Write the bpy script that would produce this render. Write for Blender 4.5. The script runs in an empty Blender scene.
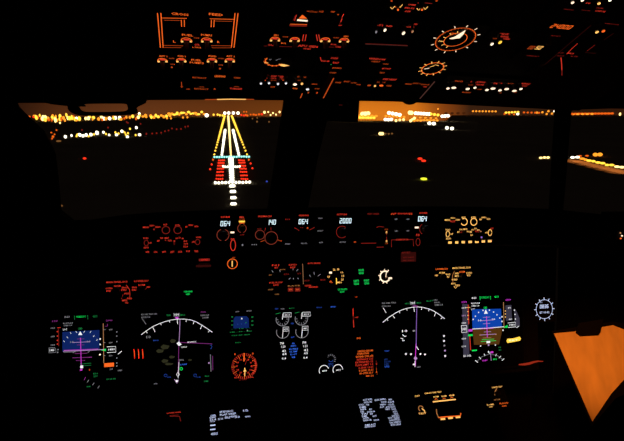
import bpy, bmesh, math, random
from mathutils import Vector, Matrix
random.seed(7)
S = bpy.context.scene
COL = S.collection
R = math.radians

# ------------------------------------------------------------------ camera
W, H, F = 624.0, 441.0, 490.0
EYE = Vector((0.0, 0.0, 1.35))
YAW, PITCH, BANK = 13.0, 13.27, 2.5
cam_rot = Matrix.Rotation(R(-YAW), 3, 'Z') @ Matrix.Rotation(R(90 - PITCH), 3, 'X')
cd = bpy.data.cameras.new('camera'); cam = bpy.data.objects.new('camera', cd); COL.objects.link(cam)
cam.location = EYE; cam.rotation_euler = cam_rot.to_euler()
cd.sensor_width = 36; cd.lens = F / W * 36; cd.clip_start = 0.05; cd.clip_end = 20000
S.camera = cam
S.view_settings.view_transform = 'Standard'; S.view_settings.look = 'None'
S.view_settings.exposure = 0; S.view_settings.gamma = 1
S.view_settings.use_curve_mapping = False
AIR = Matrix.Rotation(R(BANK), 3, 'Y')            # the aircraft is banked a little

def ray(px, py):
    return (cam_rot @ Vector(((px - W / 2) / F, -(py - H / 2) / F, -1.0))).normalized()
def at_forward(px, py, d):                        # point on a sight line, d metres ahead in aircraft axes
    r = AIR.inverted() @ ray(px, py)
    return r * (d / r.y)                          # aircraft coordinates, eye = origin
def a2w(p): return EYE + AIR @ Vector(p)

# ------------------------------------------------------------------ materials
def lin(c):
    c /= 255.0
    return c / 12.92 if c <= 0.04045 else ((c + 0.055) / 1.055) ** 2.4
def nodemat(name):
    m = bpy.data.materials.new(name); m.use_nodes = True
    return m, m.node_tree.nodes, m.node_tree.links
MAT = {}
def glow(name, rgb, gain=1.0):
    if name in MAT: return MAT[name]
    m, n, l = nodemat(name); b = n['Principled BSDF']
    b.inputs['Base Color'].default_value = (0.01, 0.01, 0.01, 1)
    b.inputs['Roughness'].default_value = 0.6
    b.inputs['Specular IOR Level'].default_value = 0.1
    b.inputs['Emission Color'].default_value = (lin(rgb[0]), lin(rgb[1]), lin(rgb[2]), 1)
    b.inputs['Emission Strength'].default_value = gain
    m.cycles.emission_sampling = 'NONE'
    MAT[name] = m
    return m
def solid(name, rgb, rough=0.6, metal=0.0, scale=60.0, var=0.35, bump=0.05, spec=0.3):
    m, n, l = nodemat(name); b = n['Principled BSDF']
    b.inputs['Roughness'].default_value = rough; b.inputs['Metallic'].default_value = metal
    b.inputs['Specular IOR Level'].default_value = spec
    tc = n.new('ShaderNodeTexCoord'); nz = n.new('ShaderNodeTexNoise'); nz.inputs['Scale'].default_value = scale
    rp = n.new('ShaderNodeValToRGB')
    rp.color_ramp.elements[0].color = tuple(c * (1 - var) for c in rgb) + (1,)
    rp.color_ramp.elements[1].color = tuple(c * (1 + var) for c in rgb) + (1,)
    bp = n.new('ShaderNodeBump'); bp.inputs['Strength'].default_value = bump
    l.new(tc.outputs['Object'], nz.inputs['Vector']); l.new(nz.outputs['Fac'], rp.inputs['Fac'])
    l.new(rp.outputs['Color'], b.inputs['Base Color']); l.new(nz.outputs['Fac'], bp.inputs['Height'])
    l.new(bp.outputs['Normal'], b.inputs['Normal'])
    MAT[name] = m
    return m
G = {  # glow of backlit legends and displays, also light painted on tips and edges: sRGB, gain
 'red': ((205, 52, 36), 1.15), 'dred': ((130, 32, 26), .85), 'ddred': ((52, 12, 10), .9), 'hot': ((255, 40, 25), 1.1),
 'org': ((255, 105, 35), 1.05), 'dorg': ((190, 72, 25), .9), 'amb': ((255, 190, 100), 1.25), 'damb': ((170, 110, 60), .9),
 'wht': ((235, 235, 238), 1.15), 'dwht': ((130, 130, 135), 1.0), 'warm': ((255, 228, 195), 1.4), 'led': ((205, 232, 240), 1.5),
 'grn': ((20, 215, 85), 1.1), 'dgrn': ((25, 120, 60), 1.0), 'mag': ((215, 60, 215), .95), 'dmag': ((130, 50, 125), 1.0),
 'blu': ((60, 110, 230), 1.2), 'dblu': ((40, 70, 150), 1.0), 'sky': ((14, 35, 95), 1.0), 'skyb': ((14, 66, 168), 1.0), 'umb': ((78, 48, 42), .9), 'vgrn': ((9, 70, 32), 1.0),
 'brn': ((82, 50, 16), 1.0), 'gry': ((58, 55, 70), 1.0), 'yel': ((255, 205, 70), 1.3), 'tan': ((175, 125, 85), 1.0),
 'cdu': ((190, 200, 235), 1.2), 'olv': ((44, 44, 28), 1.0), 'purp': ((150, 110, 200), .9), 'lilac': ((190, 150, 205), .9),
}
def GM(k): return glow('glow_' + k, G[k][0], G[k][1])
black = solid('black_plastic', (.006, .006, .006), 0.7, spec=.1)
graphite = solid('dark_panel_paint', (.007, .0065, .006), 0.75, spec=.1)
knobm = solid('knob_plastic', (0.018, 0.017, 0.017), 0.5)
screen = solid('display_glass', (0.004, 0.004, 0.005), 0.35, spec=0.2, bump=0.0)
shell = solid('cabin_lining', (.006, .006, .0055), 0.9, scale=20, spec=.05)
clipm = solid('clip_black', (.003, .003, .003), .8, spec=.05)
metalm = solid('dark_metal', (0.05, 0.05, 0.05), 0.45, 0.8)
paperm = solid('paper', (0.70, 0.64, 0.54), 0.9, scale=9, var=0.34, bump=0.1)
_n = paperm.node_tree.nodes; _mp = _n.new('ShaderNodeMapping'); _mp.inputs['Scale'].default_value = (4, 1.2, 1); _mp.inputs['Rotation'].default_value = (0, 0, R(62))
paperm.node_tree.links.new(_n['Texture Coordinate'].outputs['Object'], _mp.inputs[0]); paperm.node_tree.links.new(_mp.outputs[0], _n['Noise Texture'].inputs['Vector'])

# ------------------------------------------------------------------ object helpers
def tag(o, label=None, cat=None, group=None, kind=None):
    if label: o['label'] = label
    if cat: o['category'] = cat
    if group: o['group'] = group
    if kind: o['kind'] = kind
    return o
class MB:
    """collects faces with material slots, builds ONE mesh object"""
    def __init__(s): s.v, s.f, s.m, s.mats = [], [], [], []
    def slot(s, m):
        if m not in s.mats: s.mats.append(m)
        return s.mats.index(m)
    def add(s, vs, fs, m):
        k = len(s.v); i = s.slot(m); s.v += [tuple(v) for v in vs]
        for f in fs: s.f.append([k + a for a in f]); s.m.append(i)
    def box(s, lo, hi, m, bev=0.0):
        x0, y0, z0 = lo; x1, y1, z1 = hi
        b = min(bev, (x1 - x0) / 3, (y1 - y0) / 3)
        vs = [(x0, y0, z0), (x1, y0, z0), (x1, y1, z0), (x0, y1, z0)]
        if b > 0:
            zt = z1 - b
            vs += [(x0, y0, zt), (x1, y0, zt), (x1, y1, zt), (x0, y1, zt)]
            vs += [(x0 + b, y0 + b, z1), (x1 - b, y0 + b, z1), (x1 - b, y1 - b, z1), (x0 + b, y1 - b, z1)]
            n = 3
        else:
            vs += [(x0, y0, z1), (x1, y0, z1), (x1, y1, z1), (x0, y1, z1)]; n = 2
        fs = [(3, 2, 1, 0), tuple(range(4 * (n - 1), 4 * n))]
        for r in range(n - 1):
            for i in range(4):
                j = (i + 1) % 4; fs.append((4 * r + i, 4 * r + j, 4 * r + 4 + j, 4 * r + 4 + i))
        s.add(vs, fs, m)
    def lathe(s, cx, cy, prof, m, n=20):           # prof: (radius, z)
        vs, fs = [], []
        for r, z in prof:
            for i in range(n):
                a = 2 * math.pi * i / n; vs.append((cx + r * math.cos(a), cy + r * math.sin(a), z))
        for k in range(len(prof) - 1):
            for i in range(n):
                j = (i + 1) % n; fs.append((k * n + i, k * n + j, k * n + n + j, k * n + n + i))
        fs.append(tuple(range((len(prof) - 1) * n, len(prof) * n))); s.add(vs, fs, m)
    def ball(s, c, r, m, nu=10, nv=6):
        vs, fs = [], []
        for k in range(nv + 1):
            p = math.pi * k / nv - math.pi / 2
            for i in range(nu):
                a = 2 * math.pi * i / nu
                vs.append((c[0] + r[0] * math.cos(p) * math.cos(a), c[1] + r[1] * math.cos(p) * math.sin(a), c[2] + r[2] * math.sin(p)))
        for k in range(nv):
            for i in range(nu):
                j = (i + 1) % nu; fs.append((k * nu + i, k * nu + j, k * nu + nu + j, k * nu + nu + i))
        s.add(vs, fs, m)
    def tube(s, pts, r, m, n=8):
        pts = [Vector(p) for p in pts]; vs, fs = [], []
        for k, p in enumerate(pts):
            d = (pts[min(k + 1, len(pts) - 1)] - pts[max(k - 1, 0)]).normalized()
            a = d.orthogonal().normalized() if k == 0 else (a - d * a.dot(d)).normalized()
            b = d.cross(a); rr = r[k] if isinstance(r, (list, tuple)) else r
            for i in range(n):
                t = 2 * math.pi * i / n; vs.append(p + a * rr * math.cos(t) + b * rr * math.sin(t))
        for k in range(len(pts) - 1):
            for i in range(n):
                j = (i + 1) % n; fs.append((k * n + i, k * n + j, k * n + n + j, k * n + n + i))
        fs += [tuple(range(n))[::-1], tuple(range((len(pts) - 1) * n, len(pts) * n))]
        s.add(vs, fs, m)
    def build(s, name, parent=None, matrix=None, smooth=False):
        me = bpy.data.meshes.new(name); me.from_pydata(s.v, [], s.f)
        for m in s.mats: me.materials.append(m)
        me.polygons.foreach_set('material_index', s.m)
        if smooth: me.polygons.foreach_set('use_smooth', [True] * len(s.f))
        me.update()
        o = bpy.data.objects.new(name, me); COL.objects.link(o)
        if parent: o.parent = parent
        if matrix is not None: o.matrix_world = matrix
        return o

_fc = {}
def glyphs(s):
    if s not in _fc:
        c = bpy.data.curves.new('t', 'FONT'); c.body = s; c.align_x = 'CENTER'; c.size = 1
        c.resolution_u = 1; c.offset = 0.009
        o = bpy.data.objects.new('t', c); COL.objects.link(o)
        me = bpy.data.meshes.new_from_object(o.evaluated_get(bpy.context.evaluated_depsgraph_get()))
        vs = [v.co.copy() for v in me.vertices]; fs = [tuple(p.vertices) for p in me.polygons]
        xs = [v.x for v in vs]; ys = [v.y for v in vs]
        x0, x1, y0, y1 = min(xs), max(xs), min(ys), max(ys)
        vs = [((v.x - (x0 + x1) / 2) / (x1 - x0), (v.y - (y0 + y1) / 2) / (y1 - y0)) for v in vs]
        COL.objects.unlink(o); bpy.data.objects.remove(o); bpy.data.curves.remove(c); bpy.data.meshes.remove(me)
        _fc[s] = (vs, fs)
    return _fc[s]
SEG = {'0': 'abcdef', '1': 'bc', '2': 'abged', '3': 'abgcd', '4': 'fgbc', '5': 'afgcd', '6': 'afgedc', '7': 'abc', '8': 'abcdefg', '9': 'abcdfg'}
SEGP = {'a': ((0, 1), (1, 1)), 'b': ((1, 1), (1, .5)), 'c': ((1, .5), (1, 0)), 'd': ((0, 0), (1, 0)), 'e': ((0, .5), (0, 0)), 'f': ((0, 1), (0, .5)), 'g': ((0, .5), (1, .5))}

class Panel:
    def __init__(s, px, py, fwd, tilt=None, basis=None):
        if basis is None:
            t = R(tilt); u = Vector((1, 0, 0)); v = Vector((0, math.sin(t), math.cos(t)))
        else: u, v = basis
        s.M = AIR @ Matrix((u, v, u.cross(v))).transposed()
        s.o = a2w(at_forward(px, py, fwd)); s.n = s.M.col[2]
    def uv(s, px, py, w=0.0):
        r = ray(px, py); p0 = s.o + s.n * w
        t = (p0 - EYE).dot(s.n) / r.dot(s.n)
        q = s.M.inverted() @ (EYE + r * t - s.o)
        return q.x, q.y
    def world(s, u, v, w=0.0): return s.o + s.M @ Vector((u, v, w))
    def px(s, x, y, w=0.0): return s.world(*s.uv(x, y, w), w)
PAN = {
 'glare': Panel(318, 229, 0.95, 10),
 'main': Panel(293, 338, 1.25, 15),
 'ped': Panel(293, 396, 1.19, 50),
 'over': Panel(320, 92, 0.80, basis=(Vector((1, 0, 0)), Vector((0, -math.cos(R(26)), math.sin(R(26)))))),
}

class Mod:
    """one instrument or control panel: an Empty with faceplate, legends, knobs ... as children; marks are given where the photo shows them and
    land on the real plane of the panel"""
    def __init__(s, name, label, cat, panel, cx, cy, group=None, w=0.004):
        s.P = PAN[panel]; s.w = w; s.c = (cx, cy)
        s.u0, s.v0 = s.P.uv(cx, cy)
        s.root = bpy.data.objects.new(name, None); COL.objects.link(s.root); s.root.empty_display_size = 0.02
        s.root.matrix_world = Matrix.Translation(s.P.world(s.u0, s.v0)) @ s.P.M.to_4x4()
        tag(s.root, label, cat, group)
        s.parts = {}; s.cur = None; s.b = [1e9, 1e9, -1e9, -1e9]; s.z = w + 0.0006; s.sub = {}; s.words = name in ('mode_control_panel', 'fuel_control_panel', 'landing_light_panel', 'speed_reference_panel', 'caption_strip')
        s.part('lettering')
    def part(s, name, new=False, under=None):
        key = name if not new else name + '#%d' % len(s.parts)
        if key not in s.parts: s.parts[key] = MB(); s.sub[key] = under
        s.cur = s.parts[key]; s.key = key; return s
    def loc(s, x, y, w=None):
        u, v = s.P.uv(x, y, s.z if w is None else w); return u - s.u0, v - s.v0
    def sc(s, x, y):
        a = s.loc(x - .5, y); b = s.loc(x + .5, y); c = s.loc(x, y + .5); d = s.loc(x, y - .5)
        return abs(b[0] - a[0]), abs(d[1] - c[1])
    def grow(s, vs):
        for q in vs:
            s.b[0] = min(s.b[0], q[0]); s.b[1] = min(s.b[1], q[1]); s.b[2] = max(s.b[2], q[0]); s.b[3] = max(s.b[3], q[1])
    def flat(s, vs, fs, col, dz=0.0):
        s.grow(vs); s.cur.add([(q[0], q[1], s.z + dz) for q in vs], fs, GM(col))
    def T(s, col, txt, x, y, w, h=2.2, lean=0.0):
        keep = s.cur
        if s.words and s.key == 'lettering': s.part('lettering', True); s.key = 'lettering'
        for k, row in enumerate(txt.split('|')):
            vs, fs = glyphs(row); yy = y + k * h * 1.25
            cx, cy = s.loc(x, yy); su, sv = s.sc(x, yy); sv *= .88
            s.flat([(cx + a * w * su + lean * b * h * sv, cy + b * h * sv) for a, b in vs], fs, col)
        s.cur = keep; return s
    def D(s, col, txt, x, y, w, h, th=1.0):        # seven segment digits
        cx, cy = s.loc(x, y); su, sv = s.sc(x, y); n = len(txt); cw = w / n
        for i, ch in enumerate(txt):
            for g in SEG[ch]:
                (ax, ay), (bx, by) = SEGP[g]
                def q(a, b): return (cx + ((i + .2 + .58 * a) * cw - w / 2 + (b - .5) * h * .1) * su, cy + (b - .5) * h * sv)
                s.ribbon(col, [q(ax, ay), q(bx, by)], th * su)
        return s
    def ribbon(s, col, pts, wd, dz=0.0, closed=False):
        pts = [Vector(p[:2]) for p in pts]; n = len(pts); vs = []; wd *= (.5 if s.P is PAN['main'] else .8 if s.P is PAN['ped'] else .6)
        for i, p in enumerate(pts):
            a = pts[(i - 1) % n] if closed else pts[max(i - 1, 0)]; b = pts[(i + 1) % n] if closed else pts[min(i + 1, n - 1)]
            d = (b - a); d = d.normalized() if d.length > 0 else Vector((1, 0)); q = Vector((-d.y, d.x)) * wd / 2
            if not closed and n == 2 or (not closed and i in (0, n - 1)): p = p + d * wd * .3 * (1 if i else -1)
            vs += [p + q, p - q]
        fs = [(2 * i, 2 * i + 1, 2 * ((i + 1) % n) + 1, 2 * ((i + 1) % n)) for i in range(n if closed else n - 1)]
        s.flat(vs, fs, col, dz)
    def L(s, col, pts, wd=1.1, dz=0.0):
        su, sv = s.sc(*pts[0]); s.ribbon(col, [s.loc(*p) for p in pts], wd * su, dz); return s
    def A(s, col, x, y, r, a0=0, a1=360, wd=1.1, ry=None, n=28, dz=0.0):
        cx, cy = s.loc(x, y); su, sv = s.sc(x, y); ru = r * su; rv = (ry * sv if ry else ru)
        full = abs(a1 - a0) >= 360
        pts = [(cx + ru * math.cos(R(a0 + (a1 - a0) * i / n)), cy + rv * math.sin(R(a0 + (a1 - a0) * i / n))) for i in range(n + (0 if full else 1))]
        s.ribbon(col, pts, wd * su, dz, full); return s
    def ticks(s, col, x, y, r0, r1, angs, wd=1.0, ry=None):
        cx, cy = s.loc(x, y); su, sv = s.sc(x, y)
        for a in angs:
            c, d = math.cos(R(a)), math.sin(R(a)); k = (ry * sv / (r1 * su)) if ry else 1
            s.ribbon(col, [(cx + r0 * su * c, cy + r0 * su * d * k), (cx + r1 * su * c, cy + r1 * su * d * k)], wd * su)
        return s
    def Q(s, col, x0, y0, x1, y1, dz=0.0):
        p = s.loc((x0 + x1) / 2, (y0 + y1) / 2); su, sv = s.sc((x0 + x1) / 2, (y0 + y1) / 2); a = (x1 - x0) / 2 * su; b = (y1 - y0) / 2 * sv
        s.flat([(p[0] - a, p[1] - b), (p[0] + a, p[1] - b), (p[0] + a, p[1] + b), (p[0] - a, p[1] + b)], [(0, 1, 2, 3)], col, dz); return s
    def B(s, col, x, y, w, h, dz=0.0): return s.Q(col, x - w / 2, y - h / 2, x + w / 2, y + h / 2, dz)
    def F(s, col, pts, dz=0.0):
        s.flat([s.loc(*p) for p in pts][::-1], [tuple(range(len(pts)))], col, dz); return s
    def knob(s, x, y, r, d=0.012, name='knob', mark=None):
        keep = s.cur; s.part(name, True); cx, cy = s.loc(x, y, s.w); su, sv = s.sc(x, y); q = r * su
        s.cur.lathe(cx, cy, [(q, s.w), (q, s.w + d * .8), (q * .86, s.w + d), (q * .3, s.w + d)], knobm)
        if mark: s.cur.box((cx - q * .09, cy, s.w + d), (cx + q * .09, cy + q * .8, s.w + d + .0006), GM(mark))
        s.grow([(cx - q, cy - q), (cx + q, cy + q)]); s.cur = keep; return s
    def toggle(s, x, y, col='warm', w=2.6, h=1.8, d=0.012):  # toggle switch at x, y; light falling on its tip is painted as glow
        keep = s.cur; s.part('switch', True)
        z = s.w + d; cx, cy = s.loc(x, y, z); su, sv = s.sc(x, y)
        s.cur.lathe(cx, cy, [(.0032, s.w), (.0032, s.w + .002), (.0014, s.w + .003), (.0022, z - .002)], metalm, 10)
        s.part('lever_tip', True, s.key)
        s.cur.ball((cx, cy, z), (w / 2 * su, h / 2 * sv, .0012), GM(col), 10, 6)
        s.grow([(cx - .004, cy - .004), (cx + .004, cy + .004)]); s.cur = keep; return s
    def cup(s, x, y, col='org', r=4.6):            # lit arch round a switch with brighter ends
        s.A(col, x, y + .6, r, -10, 190, 1.5)
        for d in (-1, 1): s.B('amb', x + d * r * .85, y + 1.3, 2.2, 1.7)
        s.B('red', x, y - .6, r * 1.1, 1.5)
        return s
    def done(s, margin=.004, face=graphite, plate='faceplate', depth=None, sides=None):
        b = s.b
        if sides:
            q = [s.loc(*p, s.w) for p in ((sides[0], sides[1]), (sides[2], sides[1]), (sides[2], sides[3]), (sides[0], sides[3]))]
            xs = sorted(a[0] for a in q); ys = sorted(a[1] for a in q); b = [(xs[0] + xs[1]) / 2, (ys[0] + ys[1]) / 2, (xs[2] + xs[3]) / 2, (ys[2] + ys[3]) / 2]; margin = 0
        f = MB(); f.box((b[0] - margin, b[1] - margin, 0.0), (b[2] + margin, b[3] + margin, s.w), face, .0015)
        f.build(plate, s.root)
        objs = {}
        for k, m in s.parts.items():
            if m.v and not s.sub[k]: objs[k] = m.build(k.split('#')[0], s.root)
        for k, m in s.parts.items():
            if m.v and s.sub[k]:
                if s.sub[k] not in objs: objs[s.sub[k]] = None
                m.build(k.split('#')[0], objs[s.sub[k]] or s.root)
        s.b = b
        return s.root
    def bezel(s, t=.008, rise=.006):               # raised frame round a display
        b = s.b; m = MB(); z0, z1 = 0.0, s.w + rise; g = .001
        for lo, hi in (((b[0] - t, b[1] - t), (b[2] + t, b[1] - g)), ((b[0] - t, b[3] + g), (b[2] + t, b[3] + t)), ((b[0] - t, b[1] - g), (b[0] - g, b[3] + g)), ((b[2] + g, b[1] - g), (b[2] + t, b[3] + g))):
            m.box((lo[0], lo[1], z0), (hi[0], hi[1], z1), black, .001)
        m.build('bezel', s.root)

def lay(m, k): m.z = m.w + 0.0005 + 0.0003 * k; return m

# ================================================================== OVERHEAD PANEL
def oseam(b, pts, m, wd=.0012):
    p = PAN['over']; q = [p.px(x, y, .003) for x, y in pts]; b.tube(q, wd, m, 6)
# fuel control module: cross-feed lines, pump switches
m = Mod('fuel_control_panel', 'black overhead fuel panel with two orange brackets, CROSS FEED lettering and pump switches', 'control panel', 'over', 197, 38)
for s_, x0, x1, i0, i1 in ((1, 157.5, 160.4, 160.9, 163.1), (-1, 238, 234, 235, 231.4)):
    m.part('flow_line', True)
    m.L('org', [(x0, 13.3), (x1, 47.5)], 1.5); m.L('org', [(i0, 13.3), (i1, 47.5)], 1.5)
    if s_ > 0:
        m.L('org', [(162, 18), (186.5, 18.4)], 1.3); m.L('dorg', [(164, 20.2), (181, 20.5)], 1.0)
        m.L('org', [(181.3, 20), (181.6, 26.6)], 1.2); m.L('org', [(184.3, 20), (184.4, 26.6)], 1.2)
        m.L('dorg', [(163, 45.4), (183, 45.8)], 1.2); m.L('dorg', [(163.4, 47.4), (181, 47.7)], 1.0)
    else:
        m.L('org', [(210, 18.8), (234, 19.4)], 1.3); m.L('dorg', [(214, 21), (232, 21.4)], 1.0)
        m.L('org', [(211.4, 20), (211.2, 27)], 1.2); m.L('org', [(214.2, 20), (213.8, 27)], 1.2)
        m.L('dorg', [(211.4, 45.6), (232, 45.8)], 1.2); m.L('dorg', [(212, 47.8), (231.4, 47.8)], 1.0)
m.part('lettering')
m.T('org', 'CROSS', 180, 14.2, 17, 2.6).T('org', 'FEED', 216, 14.6, 14, 2.6).T('org', 'FUEL', 187.5, 35.2, 11, 2.2).T('org', 'PUMPS', 206.6, 35.2, 11, 2.2)
m.T('dorg', 'OFF', 196.5, 38, 6, 1.3).T('red', 'CTR', 197, 44.8, 5, 2).T('org', 'L ON R', 196.8, 47.4, 8.5, 1.6)
m.T('org', 'L', 174.4, 41.6, 2.4, 2.2).T('org', 'R', 218.4, 42, 2.4, 2.2)
for x, y in ((186.5, 40.2), (206.8, 40.2)): m.cup(x, y, 'org', 5.2)
for x, y, t in ((162.5, 60.2, 'AFT 1'), (181.3, 60.2, 'FWD 2'), (212, 60.2, 'FWD'), (229.8, 60.2, 'AFT 1')):
    m.cup(x, y, 'org', 4.6).T('org', t, x + .6, y - 3.9, 8, 1.8)
m.T('dorg', 'OFF', 171.6, 58.4, 6, 1.3).T('dorg', 'OFF', 221, 58.6, 6, 1.3).T('org', 'FUEL', 196.3, 60.2, 10, 2).T('org', 'PUMPS', 196.8, 62.9, 14, 2)
m.T('dorg', 'ON', 172.3, 64.2, 4.5, 1.4).T('dorg', 'ON', 220.5, 65, 4.5, 1.4).B('dorg', 171.8, 67.3, 1.6, 1.4).B('dorg', 220, 68.6, 1.8, 1.6)
for x, y in ((186.5, 41.5), (206.8, 41.5), (162.5, 61.6), (181.3, 61.6), (212, 61.6), (229.8, 61.6)): m.knob(x, y, 2.2, .012)
m.done()
m = Mod('landing_light_panel', 'dim overhead switch strip with LANDING lettering, just above left windshield under fuel panel', 'control panel', 'over', 216, 83)
m.T('dorg', 'RETRACT', 199.6, 77.8, 14, 1.6).T('org', 'LANDING', 220, 76.3, 10.5, 2.3).T('dorg', 'FIXED', 237.4, 77.8, 6.5, 1.6)
m.T('dorg', 'RETRACT', 201.4, 89, 14, 1.6).T('dorg', 'ON', 188, 89.1, 3.6, 1.4).T('dorg', 'R', 215, 89, 2.2, 1.6).T('red', 'TURNOFF', 236, 88.8, 12, 2).T('dorg', 'ON', 236.4, 86.7, 5, 1)
m.T('dorg', 'OFF', 201.6, 87, 5, 1).L('dorg', [(181.4, 82), (181.8, 87.5)], 1).L('dorg', [(180.4, 86.6), (183, 86.9)], .9)
m.done()
# electrical meter and generator modules
m = Mod('electrical_meter_panel', 'overhead electrical meter panel with one yellow-lit readout in an orange slanted frame', 'control panel', 'over', 318, 18)
m.part('readout', True).Q('warm', 297, 19.7, 307.8, 21.3).F('org', [(298.5, 18.6), (302.5, 14.8), (307, 18.6)])
m.part('selector_mark', True).L('red', [(294.6, 20.5), (296.4, 15)], 1).L('dred', [(293.3, 20.5), (295.2, 15.6)], .8)
m.L('org', [(290.3, 24.2), (306.8, 24.6)], 1.4).L('red', [(289.8, 25.8), (306.8, 26)], 1)
m.part('lettering').T('dorg', 'VOLTS AC', 312, 11.6, 11, 1.8).T('dorg', 'HZ', 321.4, 11.6, 4.4, 1.8).T('dorg', 'AMP', 332.9, 11.8, 4.4, 1.8).B('dorg', 338.2, 14.6, 1.6, 1)
m.L('red', [(342, 17.3), (343.6, 14.2)], 1.3).L('red', [(340.8, 21.8), (342, 18.6)], 1.2).L('red', [(338.8, 25.4), (341.6, 25.3)], 1.2).L('dred', [(339.8, 23.6), (340.4, 22.4)], .9)
m.done()
m = Mod('generator_panel', 'overhead generator panel with four orange lit arches in a row and GEN lettering', 'control panel', 'over', 308, 41)
for x, y in ((275, 39.2), (294.7, 39.6), (325.2, 39.9), (344, 40.3)): m.cup(x, y, 'org', 4.6).knob(x, y + 1.4, 2.2, .012)
for x in (303, 305.6, 316.9, 319.3): m.L('red', [(x - .6 * (1 if x < 310 else -1), 41), (x + .6 * (1 if x < 310 else -1), 34.6)], 1.1)
m.T('org', 'GEN 1', 276, 35.2, 5, 1.8).T('org', 'GEN 2', 346, 36.4, 5, 1.6).T('dorg', 'OFF', 285.4, 36.9, 6, 1.2).T('dorg', 'OFF', 336, 37.8, 6, 1.2)
m.T('red', 'ON', 270.6, 45.1, 5.4, 1.8).T('org', 'BUS', 283.7, 43.3, 5, 1.6).L('dred', [(279.5, 46.5), (292, 46.8)], .8).T('red', 'APU GEN', 308, 46.2, 20, 2.4).T('red', 'OFF BUS', 307, 48.8, 8, 1.6)
m.T('red', 'BUS', 333.6, 44.5, 5.5, 1.6).T('red', 'ON', 338, 46.8, 5.5, 1.8).L('dred', [(329, 47), (334, 47.2)], .8).L('dred', [(264, 46), (267, 46)], .8)
m.done()
m = Mod('temperature_gauge', 'small overhead gauge with an open orange scale and bright needle, under the generator panel', 'gauge', 'over', 274, 62)
m.part('scale').A('org', 274.5, 61, 9.2, 150, 330, 1.3).ticks('org', 274.5, 61, 8, 11, (165, 190, 215, 240, 265, 290, 312), 1)
m.T('dwht', '10', 270.4, 59.6, 2.2, 1.6).L('dwht', [(276, 60.6), (278, 59.2), (280.5, 58.9)], .9)
m.part('needle').F('amb', [(279, 64), (283.6, 64.2), (289.6, 65.6), (284, 66.6), (280, 65.8)]).L('amb', [(264.5, 62.4), (268, 63)], 1.6).part('lettering')
m.done()
m = Mod('apu_switch_panel', 'overhead switch strip with red lettering and four small white tipped switches, under temperature gauge', 'control panel', 'over', 275, 81)
m.T('red', 'AIR COND BLEED', 275.3, 76.4, 17, 2.1).T('red', 'SUPPLY', 275, 78.5, 17, 1.1).T('dorg', 'AUTO', 274, 80.4, 7, 1).B('dorg', 265.4, 80.4, 1, 1).B('dorg', 283.2, 80.2, 1.6, 1).T('dorg', 'OFF', 272.6, 87, 5, 1.8)
for x, y in ((261, 83.6), (269, 83.2), (278, 84), (286, 83.4)): m.toggle(x, y, 'wht', 2.2, 1.5)
m.done()
m = Mod('engine_start_panel', 'overhead engine start strip with three white tipped switches between two slanted red glowing seams', 'control panel', 'over', 305, 83)
m.T('dorg', 'ENGINE', 301.8, 77, 9, 1.5).T('dorg', 'OFF', 300, 80.4, 6, 1.1).T('org', 'ON', 294.7, 88.4, 5, 1.6).T('dorg', 'IGN R', 314.6, 84.1, 6, 1.5).T('dorg', 'CONT', 317, 88.8, 5, 1.5).B('dorg', 308.4, 92.6, 1.4, 1.4).B('dorg', 317, 92.8, 1.4, 1.4)
m.toggle(295, 84.5, 'warm', 4, 1.9).toggle(302, 83.8, 'amb', 2.4, 1.8).toggle(307.6, 89.4, 'wht', 3.2, 1.5)
m.done()
m = Mod('equipment_cooling_panel', 'overhead panel with a small cluster of red lettering left of the window heat panel', 'control panel', 'over', 331, 65)
m.T('red', 'EQUIP', 325.5, 61.2, 8.5, 1.8).L('red', [(320.4, 57.4), (321, 60.4)], 1).T('red', 'COOLING', 334.3, 58.2, 7.5, 2).T('red', 'EXIT', 336, 62.8, 6, 1.8).T('dorg', 'ARMED', 337.4, 68, 9, 1.5).T('dorg', 'OFF', 332.7, 72.8, 7, 1.5).B('dgrn', 331, 64.6, 1.2, .8).B('dorg', 333, 68, 1, 1.3)
m.done()
m = Mod('wiper_panel', 'overhead wiper strip with four dim red words beside the right slanted glowing seam', 'control panel', 'over', 347, 82)
m.T('dorg', 'PARK', 338.4, 82.5, 6, 1.6).T('dorg', 'INT', 347, 81.6, 6, 1.6).T('dorg', 'LOW', 353.8, 82.8, 5.4, 1.5).T('dorg', 'HIGH', 358.4, 84.6, 4.4, 1.4)
m.done()
# centre columns
m = Mod('passenger_sign_panel', 'overhead sign switch panel at the top with four amber ticks around red lettering', 'control panel', 'over', 409, 8)
for x, y in ((392.6, 8), (400.4, 6.4), (419, 9.2), (425.6, 8.4)): m.L('amb', [(x - 2, y - .6), (x - .4, y + 1), (x + 2, y - 1.6)], 1.5)
for x, y in ((396.6, 7.4), (422, 9)): m.L('org', [(x - 1, y - .6), (x, y + .4)], 1.2)
m.T('red', 'CHIME', 412, 4.8, 8, 1.6).T('red', 'BELTS', 409.6, 8.1, 10, 1.7).T('red', 'OFF', 407.6, 11.4, 6, 1.9).B('red', 420, 2.5, 3.6, 1.8).B('dred', 428.5, 3.2, 8, .6).B('dorg', 436.6, .8, 2, 1.2).B('dorg', 391.6, .9, 1.8, 1.2)
for x in (398, 422): m.toggle(x, 9.8, 'org', 2, 1.2)
m.done()
m = Mod('attendant_call_panel', 'overhead call panel reading ATTEND and GRD CALL above a long grey edge', 'control panel', 'over', 397, 30)
m.T('red', 'ATTEND', 384.2, 25.7, 18, 1.8).T('red', 'GRD', 414, 24, 8, 1.7).T('red', 'CALL', 410.6, 27, 9, 1.6).B('dred', 412.2, 30.4, 2, 2.4)
m.toggle(385, 30.2, 'warm', 2.6, 2.8).toggle(376.2, 32, 'dwht', 1.8, 2).toggle(403.6, 33.2, 'warm', 2.8, 3).toggle(412.6, 31.6, 'tan', 1.8, 2.2)
m.part('edge_strip').L('dred', [(365.4, 43.6), (386, 44.4), (407.6, 45.4)], .9)
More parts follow.
